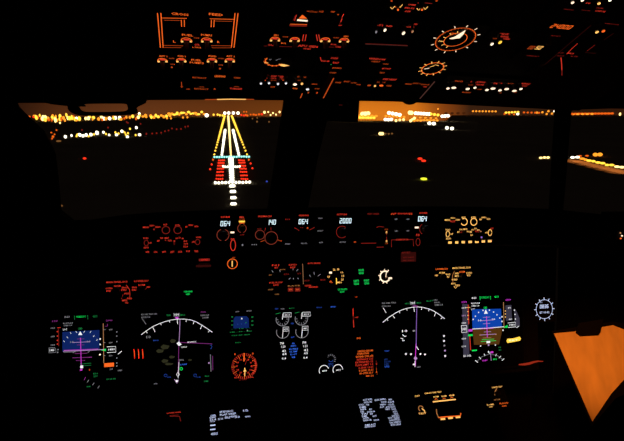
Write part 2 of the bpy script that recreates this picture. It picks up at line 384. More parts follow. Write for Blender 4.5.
m.part('edge_strip').L('umb', [(365.4, 44.2), (386, 45), (407.6, 46)], .9)
m.done()
m = Mod('window_heat_panel', 'overhead window heat panel with a left-leaning column of short red words', 'control panel', 'over', 380, 73)
m.T('red', 'WINDOW', 377.4, 59.1, 17, 2).T('dorg', 'HEAT', 376, 61.6, 9, 1.6).T('dorg', 'ON', 385.4, 64, 5.6, 1.5).T('red', 'OVHT', 387, 68.7, 8, 1.6).B('red', 382.8, 68.6, 1, 1.2).T('dorg', 'TEST', 382, 72.8, 5.6, 1.6)
m.T('red', 'PROBE HEAT', 388, 79.3, 18, 1.9).T('dorg', 'PITOT', 381.4, 82.4, 9, 1.4).T('dorg', 'ON', 388.6, 85.8, 5, 2).B('dorg', 369.2, 85.4, 3, 1.4)
m.toggle(375, 86, 'amb', 2, 1.3).toggle(381.4, 85.6, 'org', 4, 1.3)
m.done()
m = Mod('anti_ice_panel', 'overhead strip with three dim red words left of the slanted grey edge', 'control panel', 'over', 417, 84)
m.T('dorg', 'WING', 408.4, 84, 7, 1.6).T('dorg', 'ENG 1', 416.7, 83.4, 7, 1.3).T('dorg', 'ANTI ICE', 425, 84.6, 9, 1.3).T('red', 'ON', 424.8, 86.8, 4, 1.2)
m.done()
# cabin dials
m = Mod('cabin_altimeter', 'large overhead dial with two orange rings and a bright yellow-white needle', 'gauge', 'over', 455.4, 39.6)
m.part('outer_ring').A('org', 455.4, 39.8, 19, 0, 360, .9).A('dorg', 455.4, 39.8, 19, 60, 190, 1.5)
m.ticks('warm', 455.4, 39.8, 20.5, 23, range(0, 360, 30), 1.3).ticks('dorg', 455.4, 39.8, 17.5, 19, range(0, 360, 10), .8)
m.part('inner_ring').A('org', 455.4, 39.8, 11, 0, 360, 1.0).ticks('amb', 455.4, 39.8, 11.5, 14, range(80, 290, 30), 1.3)
m.T('org', 'CABIN', 453, 33.5, 7, 1.6).T('amb', '20', 440, 41, 3, 1.6)
lay(m, 2); m.part('needle').F('warm', [(449, 38.6), (455, 36.6), (465.8, 29.8), (463.4, 34.4), (459.6, 38.2), (456, 38.6), (451.6, 39.2)]); lay(m, 0)
m.done()
m = Mod('cabin_rate_dial', 'smaller overhead dial with orange ring and short white pointer below the large dial', 'gauge', 'over', 432.6, 68.6)
m.part('ring').A('org', 432.6, 68.6, 10.6, 0, 360, 1.5).ticks('amb', 432.6, 68.6, 10, 13.4, range(0, 360, 30), 1.3)
lay(m, 2); m.part('needle').L('warm', [(424.6, 69), (429, 68.2)], 1.5).L('amb', [(430, 67), (434.4, 65.6)], 1.2).L('amb', [(435, 64.8), (438.6, 65.6)], 1.1); lay(m, 0)
m.done()
m = Mod('outflow_valve_panel', 'overhead patch of red lettering with two white tipped switches, right of the large cabin dial', 'control panel', 'over', 502, 38)
m.T('red', 'VALVE', 504, 34, 10, 1.9).T('red', 'MANUAL', 503.5, 36.6, 12, 1.9).T('red', 'OPEN', 506.4, 39, 7, 1.7).T('dorg', 'AUTO', 495, 38.6, 4.6, 1.2)
m.toggle(500.2, 42.4, 'yel', 3, 2.8).toggle(492, 44.2, 'warm', 2.8, 2.6)
m.done()
m = Mod('pressurisation_panel', 'overhead pressure panel with two red-orange digit readouts, the upper right one longer', 'control panel', 'over', 549, 40)
m.part('readout', True).D('org', '24000', 561.7, 26.7, 23, 3.6, 1.3); m.part('readout', True).D('dorg', '00', 531.4, 47.6, 6.4, 3, 1.0).D('amb', '50', 539, 47.8, 7, 3.2, 1.2)
m.part('lettering').T('dred', 'FLT ALT', 555.8, 36, 10, 1.1).T('dred', 'LAND ALT', 533, 56, 13, 1.2)
m.knob(548, 37, 2.6, .012).knob(541, 58, 2.6, .012)
m.done()
m = Mod('air_mode_panel', 'overhead right corner panel with crossing dim red lines and a red vertical line', 'control panel', 'over', 566, 58)
m.T('red', 'MANUAL', 571, 53.4, 7, 1.6).T('dred', 'AUTO', 561, 53, 7, 1.2).T('dred', 'ALTN', 574, 56.4, 8, 1.2).L('red', [(566.7, 54), (572, 48.6), (577.5, 43.5)], .9).L('red', [(561, 57.6), (561.6, 64), (561.9, 70)], 1.1).L('dred', [(561.9, 70), (562, 75.5)], .9).L('dred', [(557, 55.8), (564, 56)], .9)
m.part('edge_strip').L('ddred', [(591, 25.4), (566, 46.6), (542, 67)], .9).L('ddred', [(614, 33), (604, 40)], .8).L('dred', [(595, 45), (587, 51)], .8).L('ddred', [(585, 52.4), (596, 53.4)], .9)  # long diagonal is a seam edge, its light painted as faint glow
m.done()
m = Mod('air_temperature_panel', 'overhead panel at the top right edge with four white tipped switches and dim red words', 'control panel', 'over', 598, 16)
m.T('red', 'AIR TEMP', 588, 3.2, 5, 1.5).T('dred', 'TRIM', 599.4, 8, 8, 1.5).T('red', 'CONT CAB', 600.4, 11.2, 11, 1.7).T('dred', 'SUPPLY DUCT', 568.5, 9.6, 11, .9).T('dred', 'PASS CAB', 586, 10.4, 10, .7).T('dred', 'RAM DOOR', 612, 24, 16, .9)
for x, y, c in ((572.6, 2.7, 'warm'), (582.4, .4, 'warm'), (599, 3.6, 'amb'), (610, .4, 'warm'), (597, 32.2, 'amb'), (603.4, 31.2, 'org')): m.toggle(x, y, c, 2.8, 2.2)
m.done()
m = Mod('bleed_air_panel', 'overhead row of red words over eight white tipped switches, just above right windshield', 'control panel', 'over', 488, 86)
m.T('red', 'ISOLATION', 478, 82, 15, 1.8).T('red', 'VALVE', 479, 84.6, 11, 1.5).T('red', 'PACK', 498, 83.6, 9, 2).T('dorg', 'AUTO', 511, 83.6, 7, 1.2).T('red', 'WING', 525, 83.8, 10, 1.7).T('red', 'OVHT', 523.6, 86, 8, 1.2)
m.T('dorg', 'ENG', 458, 81.2, 10, 1.5).T('dorg', 'BLEED', 466.6, 92.4, 9, 1.2).T('dorg', 'OFF', 479.5, 89.4, 5, .9).T('dorg', 'ON', 500.4, 93, 3, .9).T('dorg', 'ON', 515, 92.6, 3, .9).T('dorg', 'OFF', 470.5, 85, 5, 1)
for x, y, w_ in ((448, 88.5, 3.2), (453.8, 87.8, 5), (467.7, 89, 4), (475, 87.8, 2.8), (487, 90, 3.4), (493, 88.6, 5), (500, 90.4, 3.2), (506.6, 89.1, 4.6), (514.4, 90.9, 4.4), (521, 89, 3)): m.toggle(x, y, 'warm', w_, 1.7)
m.done()

# ================================================================== GLARESHIELD PANELS
def efis(label, col, txt, rings, ovals, mode, rng, row, dim):
    m = Mod('efis_control_panel', label, 'control panel', 'glare', sum(r[0] for r in rings) / 2 + 1, row[0][1] - 11)
    for c, t, x, y, w_ in txt: m.T(c, t, x, y, w_, 1.9)
    for x, y, r, a0, a1 in rings:
        m.part('knob_ring', True).A(dim, x, y, r, a0, a1, 1.2); m.knob(x, y, r * .6, .005)
    for x, y, w_, h_ in ovals:
        m.part('switch_outline', True).A(dim, x, y, w_ / 2, 0, 360, 1.0, h_ / 2); m.knob(x, y, .7, .005, 'switch')
    m.part('lettering')
    for c, t, x, y, w_ in mode + rng: m.T(c, t, x, y, w_, 1.9)
    for k in (mode, rng):
        m.knob(sum(q[2] for q in k) / len(k), max(q[3] for q in k) + 1.4, 2.2, .006)
    for (x, y, w_), t in zip(row, ('WXR', 'STA', 'WPT', 'ARPT', 'DATA', 'POS', 'TERR')):
        m.part('button', True); u, v = m.loc(x, y, m.w); su, sv = m.sc(x, y)
        m.cur.box((u - 2.9 * su, v - 1.9 * sv, m.w), (u + 2.9 * su, v + 1.9 * sv, m.w + .0015), knobm, .0008)
        m.z += .0015; m.B(col, x, y, w_, 2.2) if col == 'amb' else m.T(col, t, x, y, w_, 2.1); m.z -= .0015
    m.part('lettering')
    m.done(.006); return m
efis('dim red lit flight display control panel at the left end of the glareshield', 'red',
     [('red', 'MINS', 146, 227.3, 6), ('red', 'RADIO', 152, 225.6, 4.5), ('red', 'BARO', 158, 227, 5), ('dred', '-', 154, 229.3, 1.5), ('red', 'RST', 165.5, 224.7, 3.5), ('red', 'STD', 177.4, 225.4, 5), ('red', 'IN', 186.4, 226.7, 1.6), ('red', 'BARO', 191, 225.1, 4.6), ('red', 'HPA', 196.4, 226.4, 3.6),
      ('red', 'VOR1', 145.6, 238.2, 5), ('red', 'OFF', 150, 243, 3), ('red', 'ADF1', 146, 247.6, 5), ('red', 'VOR2', 198.6, 237.3, 5), ('red', 'OFF', 193.3, 242, 3)],
     [(165.9, 230.1, 3.8, 0, 360), (177.7, 229.9, 3.8, 0, 360)], [(146.3, 243, 4.2, 5.6), (197.6, 242, 4.4, 5.2)],
     [('red', 'APP', 158.4, 240.8, 3), ('red', 'VOR', 161.6, 238, 3), ('red', 'MAP', 166.8, 238, 4), ('red', 'PLN', 169.8, 240.6, 3.4), ('red', 'CTR', 165.4, 240.6, 1.6)],
     [('red', '5', 174.4, 241.3, 1.9), ('red', '10', 176.8, 238.3, 2), ('red', '20', 179.6, 237.6, 2), ('red', '40', 182.8, 238.5, 2.2), ('red', '80', 185.4, 241.1, 3.6), ('red', '160', 186, 243.7, 4), ('red', '320', 185.6, 246.6, 4.4), ('dred', 'TFC', 174.3, 244, 1.6)],
     [(147.5, 252, 3.4), (155.6, 252, 3), (164, 252, 3.8), (172.2, 252, 3.8), (180.2, 251.8, 3.6), (188.2, 251.2, 3.4), (196.3, 251.2, 3.6)], 'dred')
efis('bright amber lit flight display control panel at the right end of the glareshield', 'amb',
     [('amb', 'MINS', 447.6, 220, 5.4), ('amb', 'RADIO', 453, 218, 4.2), ('amb', 'BARO', 458, 219.8, 4.6), ('red', 'RST', 453, 221.4, 5), ('amb', 'RST', 463.8, 217.4, 4), ('amb', 'STD', 473.6, 217.4, 5), ('amb', 'BARO', 484, 217.4, 4.6), ('amb', 'IN', 480.6, 219.4, 2), ('amb', 'HPA', 488.6, 219, 3.4),
      ('amb', 'VOR1', 447.8, 229.8, 4.6), ('amb', 'OFF', 451.6, 234, 3), ('amb', 'ADF1', 448.4, 238.6, 5), ('red', 'VOR2', 491.8, 228.5, 3), ('amb', 'OFF', 486.4, 232.7, 3)],
     [(464.2, 221.8, 3.1, -150, 120), (473.8, 221.8, 3.1, 0, 360)], [(447.8, 234, 3.4, 6), (490, 232.6, 3.4, 6)],
     [('amb', 'APP', 458.4, 232, 2.6), ('amb', 'VOR', 461, 229.6, 3.2), ('amb', 'MAP', 465.5, 229.2, 4), ('amb', 'PLN', 468.2, 231.6, 2.4), ('red', 'CTR', 463, 232.4, 5)],
     [('amb', '5', 470.9, 232, 2.4), ('amb', '10', 472.8, 229.8, 2.2), ('amb', '20', 475.5, 228.6, 2.4), ('amb', '40', 478.3, 230, 3), ('tan', '80', 480.9, 231.4, 2), ('amb', '320', 471.6, 235, 2.4), ('red', 'TFC', 477, 231.4, 4), ('purp', '-', 481.6, 237.4, 1.6)],
     [(450, 242.6, 3.4), (456.8, 242.4, 3), (463.3, 242.1, 3.2), (470.2, 241.9, 3.4), (476.8, 241.8, 3.4), (483.4, 241.4, 3.2), (489.8, 241.1, 3.6)], 'amb')

m = Mod('mode_control_panel', 'long black autopilot panel with white course, speed, heading and altitude digits under the windshield', 'control panel', 'glare', 322, 230)
for t, x, y, w_ in (('064', 225.2, 223.4, 11), ('140', 271.4, 222, 10), ('064', 303.2, 221.4, 10.4), ('2000', 345.5, 220.6, 13.2), ('064', 422.4, 218.6, 9.8)):
    m.part('readout', True).D('led', t, x + .1, y + .2, w_ * .93, 4.4, 1.0)
G['ring'] = ((150, 62, 46), .75)
def ring(x, y, r, arcs, c='ring', wd=.9):
    m.part('knob_ring', True)
    for a0, a1 in arcs: m.A(c, x, y, r, a0, a1, wd)
    m.knob(x, y, r * .72, .016); m.part('lettering')
ring(223, 235, 6, ((110, 250), (-70, 70))); ring(242, 228.4, 4.3, ((110, 250), (-70, 70))); ring(260, 234.8, 4.6, ((0, 360),)); ring(271.3, 238, 6.3, ((0, 360),))
ring(342, 232, 5.6, ((50, 310),), 'dred'); ring(424.6, 229, 5, ((120, 240),), 'dred')
m.T('red', 'COURSE', 225.2, 217, 9, 2).T('red', 'F/D', 232.8, 239.2, 4, 2).T('red', 'MA', 241.9, 217.2, 4.4, 2).T('dorg', 'A/T ARM', 242, 219.2, 5, 1.4).T('dred', 'OFF', 242, 234.8, 4.4, 1.6)
m.T('red', 'IAS/MACH', 264.8, 216.3, 13, 2).T('dred', 'C/O', 259.4, 228.9, 5, 2).L('dred', [(271, 227.6), (271, 230.4)], .8).L('dred', [(265.4, 228), (264.8, 231.2)], .8).L('dorg', [(260.8, 241.6), (264.4, 240.4)], .9).L('dorg', [(278, 240), (281.6, 241)], .9)
m.T('dred', 'N1', 287.6, 219.3, 4.4, 1.5).T('dwht', 'SPEED', 287.6, 244, 5.4, 1.4).T('dwht', 'N1', 254.3, 244.6, 5, 1.2).B('dwht', 242.5, 245, 1.3, 1.6)
m.T('red', 'HEADING', 303.8, 215.4, 9.4, 1.8).T('dwht', 'VNAV', 320.4, 218.3, 4.4, 1.4).T('dwht', 'LNAV', 320.4, 230.8, 5.4, 1.4).T('dwht', 'APP', 321, 242.5, 4, 1.4).T('dwht', 'HDG SEL', 304.2, 243.3, 6, 1.4)
m.L('dred', [(294.6, 227.9), (296.4, 228.6), (299, 230.6)], 1).L('dred', [(309.6, 229.9), (312, 228.8), (314.4, 227.4)], 1).B('dorg', 307.6, 228, 1.4, 1.8).T('dred', '10', 302, 227.6, 3, 1)
m.T('red', 'ALTITUDE', 341.8, 214.4, 10, 1.8).T('dwht', 'ALT HLD', 342.8, 242, 6.4, 1.4).B('dorg', 355, 242, 2, 1.2).L('dred', [(361.3, 243.3), (369, 243.2), (376, 243.1)], .9)
m.T('dred', 'VERT SPEED', 373.2, 213.9, 12, 1.7).T('red', 'A/P ENGAGE', 401.7, 213.6, 21, 1.6)
for x in (391.5, 393.6, 409.6, 411.6): m.B('dorg', x, 214.2, 1, 1.2)
for x, y in ((396, 219.2), (408, 219.2), (396.3, 231), (407.8, 230.8)):
    m.part('button', True); u, v = m.loc(x, y, m.w); su, sv = m.sc(x, y); m.cur.box((u - 4 * su, v - 3 * sv, m.w), (u + 4 * su, v + 3 * sv, m.w + .003), knobm, .0008)
    m.z += .003; m.T('dwht', 'CMD', x, y, 3, 1.4); m.z -= .003
m.part('lettering').T('red', 'COURSE', 423.2, 213, 8, 1.8).T('red', 'F/D', 418, 235, 3.6, 2.4)
for x, y in ((232.3, 232.4), (416.8, 227.5)): m.part('flight_director_light', True).B('warm', x, y, 3.8, 1.7)
m.part('autothrottle_light', True).B('yel', 241.9, 221.5, 6, 1.6).B('org', 241.9, 223, 5, .8)
m.part('switch_outline', True).A('red', 233, 245.2, 2.5, 0, 360, 1.1, 5.4); m.part('switch_outline', True).A('dred', 418, 242, 2, 0, 360, .9, 3.6)
m.part('vertical_speed_wheel').L('dred', [(376.7, 227.4), (379, 226.4), (383.6, 227)], .9).L('dred', [(376.7, 247.2), (383.6, 247)], .9)
u, v = m.loc(381.6, 237); su, sv = m.sc(381.6, 237); m.cur.box((u - 2.2 * su, v - 8.6 * sv, m.w), (u + 2.2 * su, v + 8.6 * sv, m.w + .008), knobm, .002)
m.part('lettering').T('dorg', 'DN', 386.4, 229.4, 3, 1.5).T('dorg', 'UP', 386.7, 243.6, 3, 1.5).L('dred', [(386.5, 231), (386.6, 235)], .9).L('dred', [(386.6, 237), (386.6, 242)], .9).B('amb', 386.5, 232.2, 1.2, 2).B('amb', 386.6, 241.2, 1.2, 2)
m.part('disengage_bar').L('dred', [(391.5, 247), (391.4, 239.9), (402, 239.7), (413.2, 239.4), (413.6, 246)], .9).T('red', 'DISENGAGE', 402.2, 239.6, 12, 1.6)
m.part('lettering').done(.005)
m = Mod('rotary_light_knob', 'round orange lit knob with a yellow upright bar, below the mode control panel', 'knob', 'glare', 232.4, 263.8)
m.part('ring').A('org', 232.4, 263.8, 4.9, 0, 360, 1.1); m.part('lettering').T('dorg', 'MAP', 233.8, 257.5, 3, 1.1)
m.part('knob'); u, v = m.loc(232.4, 263.8, m.w); su, sv = m.sc(232.4, 263.8); m.cur.lathe(u, v, [(4.2 * su, m.w), (4 * su, m.w + .007), (3.4 * su, m.w + .008)], knobm)
m.z += .0085; m.part('pointer').L('amb', [(232.2, 261), (232.2, 266.4)], 1.7)
m.done(.003)
for lab, x, y, c, c2 in (('dim red caution light block under the left flight display control panel', 204, 263.5, 'hot', 'ddred'), ('very dim red caution light block under the right end of the mode control panel', 408.5, 257, 'dred', 'ddred')):
    m = Mod('caution_annunciator', lab, 'annunciator', 'glare', x, y)
    m.part('lens').B(c2, x, y, 15, 9.6) if c == 'dred' else m.part('lens').B('ddred', x - .5, y + 2.4, 15, 2)
    lay(m, 1); m.part('lettering').T(c, 'A/P P/RST', x + (.6 if c == 'hot' else -2.4), y - (3.8 if c == 'hot' else 4.4), 6.4 if c == 'hot' else 8.4, 2.2)
    if c == 'hot': m.B('dred', x + .4, y - 3.7, 11, 2.4)
    m.T('ddred' if c == 'hot' else 'dred', 'A/T P/RST', x, y + .4, 11, 1.2).T('ddred' if c == 'hot' else 'dred', 'FMC P/RST', x, y + 3.4, 11, 1.2); lay(m, 0)
    m.done(.002)

# ================================================================== MAIN INSTRUMENT PANEL
def display(name, label, cx, cy, sides, group=None):
    m = Mod(name, label, 'display', 'main', cx, cy, group); m.sides = sides; return m
def fin(m): m.part('lettering').done(0, screen, 'screen', sides=m.sides); m.bezel()

# captain's primary flight display
m = display('primary_flight_display', 'left attitude display with dim blue sky, dark lower half and magenta cross bars', 84, 347, (49, 311, 122, 391))
m.part('attitude_indicator'); m.Q('sky', 62.6, 331, 99.6, 350.4)
lay(m, 1)
m.L('lilac', [(63.5, 351.2), (82, 350.6), (104, 349.4)], 1.3).L('dwht', [(63.5, 352.3), (76, 351.8)], .8)
m.part('command_bars', under='attitude_indicator'); m.L('mag', [(80.5, 338), (80.9, 352), (81.2, 365)], 1.3); m.L('mag', [(64, 350.4), (98, 349)], .9)
m.part('pitch_scale', under='attitude_indicator'); m.L('dmag', [(77, 345), (84, 344.8)], .8).L('lilac', [(72, 342.6), (90, 341.7)], .9).L('dmag', [(77, 339), (84, 338.8)], .7).L('dmag', [(75, 353.6), (87, 353.2)], .9).L('dmag', [(72.5, 357.8), (91, 357.3)], 1).L('dmag', [(76, 360.6), (85, 360.4)], .8).L('dgrn', [(80, 364), (91, 363.2)], .9).L('dgrn', [(83, 365.8), (91, 365.2)], .8)
m.T('dwht', '10', 72, 342, 3.6, 2.2).T('dwht', '10', 88.8, 341.4, 3.6, 2.2).T('dmag', '10', 90.6, 357.2, 3, 1.6)
m.part('bank_scale', under='attitude_indicator')
for x, y in ((64, 341.3), (67.4, 337.4), (70.6, 333), (93.8, 336.2), (97, 340), (76.4, 332), (84.2, 331.7), (90.5, 332)): m.L('wht', [(x - .5, y - .7), (x + .5, y + .7)] if x < 80 else [(x + .5, y - .7), (x - .5, y + .7)], .8)
m.F('wht', [(80.3, 331.2), (82.4, 335), (78.2, 335)]).L('dwht', [(73, 352.8), (74.6, 351.4)], 1.2).L('dwht', [(88, 352.4), (89.6, 351)], 1.2)
m.B('wht', 81.7, 366.8, 2.8, 2.8).B('mag', 81.2, 369.8, 2.2, 1.6).B('dorg', 89.5, 369.8, 1, 1.6)
lay(m, 0)
m.part('mode_annunciations').T('dwht', 'N1', 67, 316.9, 4.6, 2.2).T('grn', 'VOR/LOC', 81, 316.6, 9.6, 2.2).T('dgrn', 'G/S', 95, 316.3, 4.8, 2.2).L('dgrn', [(74.4, 315.5), (74.6, 319.6)], .8).L('dgrn', [(87.6, 315.2), (87.8, 319.2)], .8).T('dgrn', 'CMD', 80.3, 328.6, 4.6, 2.4)
m.T('dwht', 'ILS/064', 68, 323.2, 9.6, 1.6).T('dwht', 'DME 3.4', 68, 325.4, 8, 1.4).T('wht', 'LOC', 65, 329.4, 4, 2.2)
m.part('speed_tape').T('dmag', '130', 55, 321.1, 5.4, 2).T('dwht', '160', 53, 328, 4, 1.8).T('dwht', '140', 53, 336.5, 4, 1.8).T('dwht', '120', 53, 345, 4, 1.8).L('dred', [(58.4, 329), (58.8, 346)], 1.2).L('red', [(57.4, 327.8), (60.4, 327.6)], 1.1)
for y in (331.6, 336, 340.4, 344): m.B('red', 57.4, y, 1.2, 1.1)
m.L('dwht', [(49, 347.8), (54.4, 347.6), (55.6, 349), (55.8, 352.4), (49, 352.8), (49, 347.8)], .9).T('wht', '140', 52, 350.2, 4.6, 2.8).B('dwht', 57.6, 352.4, 1.2, 1.2).B('dwht', 58, 349.6, 1.2, 1)
m.part('altitude_tape').T('dmag', '2000', 109.2, 320.4, 6.4, 2).L('tan', [(103.2, 323.6), (103.6, 349), (103.8, 363)], 1.1).L('dmag', [(105, 326.4), (107.6, 326.2), (107.4, 324)], .8)
for y in (329.6, 342.6, 355.6): m.T('dwht', '600', 110.6, y, 3.6, 1.8).L('dwht', [(103.4, y), (105.4, y)], .8)
m.Q('org', 104.2, 363, 114, 366.8).L('wht', [(107, 346.8), (115.6, 346.4), (115.8, 352.2), (107.4, 352.6)], .9).T('wht', '1480', 111.6, 349.4, 6.4, 2.4).F('grn', [(101, 350.2), (106, 348.6), (105.6, 351.2)]).T('dwht', '200', 111.4, 369, 3.4, 1.6).T('dwht', '1480', 120, 370.4, 4, 2).T('dgrn', '30.05 IN', 111, 379, 9, 1.8)
for y in (332, 336, 341.6, 358, 363, 366): m.B('dwht', 116.8, y, 1, 1)
m.L('wht', [(118.2, 354), (121.6, 351.2)], 1.3)
for y in (339, 344.4, 354.6): m.B('wht' if y < 350 else 'warm', 100, y, 1.5, 1.5)
m.part('heading_arc').T('dgrn', 'BARO', 95.6, 373.6, 4.6, 1.8).T('dgrn', '250', 95.6, 376.2, 4.2, 1.8).T('dgrn', '064', 88.4, 386.6, 3.8, 1.7).L('dmag', [(84.2, 380), (85.4, 377.4)], 1)
for x, y in ((88, 381), (93.4, 383.8), (98.6, 386.8)): m.L('dwht', [(x - .7, y + 1.3), (x + .7, y - 1)], .9)
fin(m)

# first officer's primary flight display
m = display('primary_flight_display', 'right attitude display, brighter blue sky over brown ground with magenta cross bars', 489, 330, (459, 293, 522, 367))
m.part('attitude_indicator'); m.F('skyb', [(472, 309.4), (501, 308.8), (502, 327), (472.6, 328.6)]); m.F('brn', [(472.6, 329), (502, 327.6), (501.6, 333), (499, 344.4), (474, 344.8)])
lay(m, 1)
m.L('wht', [(472.6, 329), (487, 328.2), (504, 326.7)], 1.2)
m.part('command_bars', under='attitude_indicator'); m.L('mag', [(486.4, 316.6), (486.9, 326), (487.3, 337)], 1.3).L('mag', [(481, 328.6), (493, 328)], 1.6)
m.part('pitch_scale', under='attitude_indicator'); m.L('lilac', [(480.4, 320.8), (494, 319.8)], .9).L('lilac', [(483, 323.8), (490, 323.4)], .7).L('lilac', [(483, 317.4), (490, 317)], .7).L('lilac', [(480.5, 335), (496, 334)], .9).L('lilac', [(484, 332), (491, 331.6)], .7).L('tan', [(483, 338), (491, 337.6)], .8)
m.L('grn', [(481, 341.6), (496, 340.6)], .9).L('grn', [(482, 339.6), (494, 339)], .7).T('wht', '10', 479.8, 320.4, 3.2, 2).T('wht', '10', 493.6, 319.2, 3.2, 2)
m.part('bank_scale', under='attitude_indicator')
for x, y in ((473.2, 319.4), (475.4, 316.2), (478.6, 312.4), (493.6, 312), (497, 314.8), (499.8, 318), (483, 310.4), (489.4, 310.2)): m.B('wht', x, y, 1, 1.2)
m.F('wht', [(485.8, 309.4), (487.8, 313.6), (484, 313.8)]).B('wht', 488.3, 342, 3.6, 2.2).B('lilac', 488.6, 345, 1.4, 1.6).B('wht', 480.6, 346, 1, 1.2).B('wht', 495.4, 345, 1, 1.2).B('tan', 480, 335, 1.2, 1).B('tan', 496, 334.4, 1.2, 1)
lay(m, 0)
m.part('mode_annunciations').T('wht', 'N1', 474, 298, 4, 2.2).T('grn', 'VOR/LOC', 485, 297.4, 8.6, 2.6).T('grn', 'G/S', 496.5, 296.7, 4.4, 2.2).L('grn', [(480, 296.4), (480.2, 300)], .8).L('grn', [(490.4, 296), (490.6, 299.6)], .8).T('grn', 'CMD', 485.4, 307.8, 3.6, 2.6)
m.T('wht', 'ILS/064', 475.6, 303.2, 8.4, 1.6).T('wht', 'DME 3.4', 475.4, 305.8, 7.4, 1.5).T('wht', 'LOC', 473, 309.2, 3.4, 1.8)
m.part('speed_tape').F('gry', [(462.2, 304), (467.6, 304), (469.4, 356), (463.4, 356.6)]); lay(m, 1); m.T('mag', '130', 464.4, 302, 5, 2).L('red', [(468.2, 305), (468.8, 324)], 1.4).L('red', [(469.8, 336), (470.6, 350)], 1.4).L('amb', [(466, 307.6), (470, 307.4)], .9)
for y in (311.6, 315.4, 319.2): m.B('amb', 468, y, 1.2, .9)
for y, t in ((307.8, '160'), (315.6, '150'), (323, '140'), (338.6, '120'), (346.4, '110')): m.T('wht' if t != '150' else 'lilac', t, 464, y, 4, 1.8)
m.L('wht', [(461.4, 325.6), (466.6, 325.4), (467, 332.2), (461.8, 332.6), (461.4, 325.6)], .9).T('wht', '140', 464.2, 329, 4.2, 3.4).B('mag', 470.4, 330.4, 4, 2.2).B('grn', 470.4, 335.2, 4.6, 1.8).B('grn', 474.4, 350.4, 5, 1.3).T('wht', 'GS 142', 467, 355.8, 8, 2.2); lay(m, 0)
m.part('altitude_tape').F('gry', [(505.4, 305.4), (511.4, 305), (512, 320.6), (506, 321)]).F('gry', [(514, 309), (516.4, 311), (519.4, 318), (519.8, 326), (515, 326)]); lay(m, 1)
m.T('mag', '2000', 508.2, 299.8, 5.2, 2).L('tan', [(503.5, 302.4), (504, 328)], 1.1).T('wht', '600', 509.4, 307.8, 3.2, 1.8).T('wht', '400', 510.4, 319.2, 3.4, 1.8)
m.L('wht', [(508, 323), (515.4, 322.2), (515.8, 326.8), (508.4, 327.4)], .9).T('wht', '1480', 512, 324.8, 5.6, 2.2).F('grn', [(502.6, 327.6), (507.6, 325), (507.6, 327.8)]).L('wht', [(516.6, 327.6), (519, 326)], 1)
for x, y in ((514.4, 310.2), (515, 314.4), (515.4, 319)): m.B('wht', x, y, 1, 1.2)
for y in (316.8, 321.4, 330.2): m.B('wht', 502 if y < 325 else 503, y, 1.2, 1.4)
for y in (311, 314, 317): m.B('amb', 505.4, y, 1, .9)
lay(m, 0)
m.part('heading_arc').T('dgrn', '064', 499.6, 347.4, 2.4, 1.6).T('dgrn', 'MAG', 500, 350, 2.4, 1.4)
for x, y, a in ((476.6, 361.4, 1.4), (480, 358, 1), (484.6, 354.8, .6), (496, 355, -.5), (500, 357, -1), (503, 359.6, -1.2)): m.L('wht', [(x - .8 * a, y - .9), (x + .8 * a, y + .9)], 1.1)
m.F('wht', [(488.6, 350.4), (490, 354.4), (487.8, 352)]).L('lilac', [(490.4, 352), (491.2, 360.6)], .9).B('mag', 492, 352.2, 2.6, 1.8).T('mag', '064H', 484.6, 360.4, 5, 2).T('grn', 'MAG', 495, 359.2, 3.4, 2).L('dwht', [(476.6, 361.6), (482, 356.6), (489.6, 354), (497, 355.4), (503.4, 360)], .6)
fin(m)

# navigation displays
m = display('navigation_display', 'left map display with white compass arc, route line and dim green terrain patches', 178, 347, (137, 306, 218, 391))
m.part('terrain_patch')
for x, y, w_, h_ in ((160, 351, 8, 4), (165, 347, 9, 5), (173, 341, 6, 4), (165, 361, 7, 4), (172, 357, 6, 3), (169, 364, 9, 2.6), (185, 347, 5, 2.4), (190, 360, 4, 2)):
    m.F('olv', [(x - w_ / 2, y), (x - w_ / 5, y - h_ / 2), (x + w_ / 2, y - h_ / 4), (x + w_ / 3, y + h_ / 3), (x - w_ / 4, y + h_ / 2)])
lay(m, 1)
m.part('compass_arc').L('wht', [(141.4, 334.7), (146.6, 330.6), (152.8, 326.6), (158.6, 323.9), (165, 321.6), (171, 320), (177.2, 319.1), (184, 319.1), (191, 320), (196.4, 322), (201.5, 325), (207, 328.4), (212.2, 332.2)], 1.1)
for a, b in (((146, 331), (147.2, 333)), ((152.6, 326.8), (155, 331.8)), ((160, 323.4), (161.4, 325)), ((169, 320.6), (169.8, 322.6)), ((177.2, 319), (177.6, 324)), ((186.4, 319.6), (186, 321.8)), ((194, 321.6), (193.4, 324)), ((202, 325.4), (200.4, 329)), ((209.6, 330.4), (208.4, 332.2))): m.L('wht', [a, b], 1.1)
m.part('heading_box').T('dgrn', 'TRK', 168.6, 315.3, 4.6, 1.9).T('dgrn', 'MAG', 182.6, 314.9, 4.6, 1.9).L('dwht', [(173.6, 313), (173.8, 316.6), (179.4, 316.4), (179.2, 312.8)], .8).T('wht', '064', 176.5, 314.6, 4.6, 2.6).F('mag', [(175.2, 317), (178.4, 317), (178.8, 318.6), (176.8, 319), (175.4, 318.4)])
m.part('wind_readout').T('dwht', 'GS 142 TAS 146', 149, 314.2, 16, 1.7).T('dwht', '025/16', 145.8, 317.2, 9, 1.7).L('dwht', [(142.2, 318.6), (146, 324.2)], .9)
m.part('waypoint_readout').T('dmag', 'RW06', 203.4, 312, 5, 1.6).T('dwht', '1830.2Z', 204.9, 315.2, 8.4, 1.7).T('dwht', '2.4 NM', 205.3, 317.6, 6, 1.7)
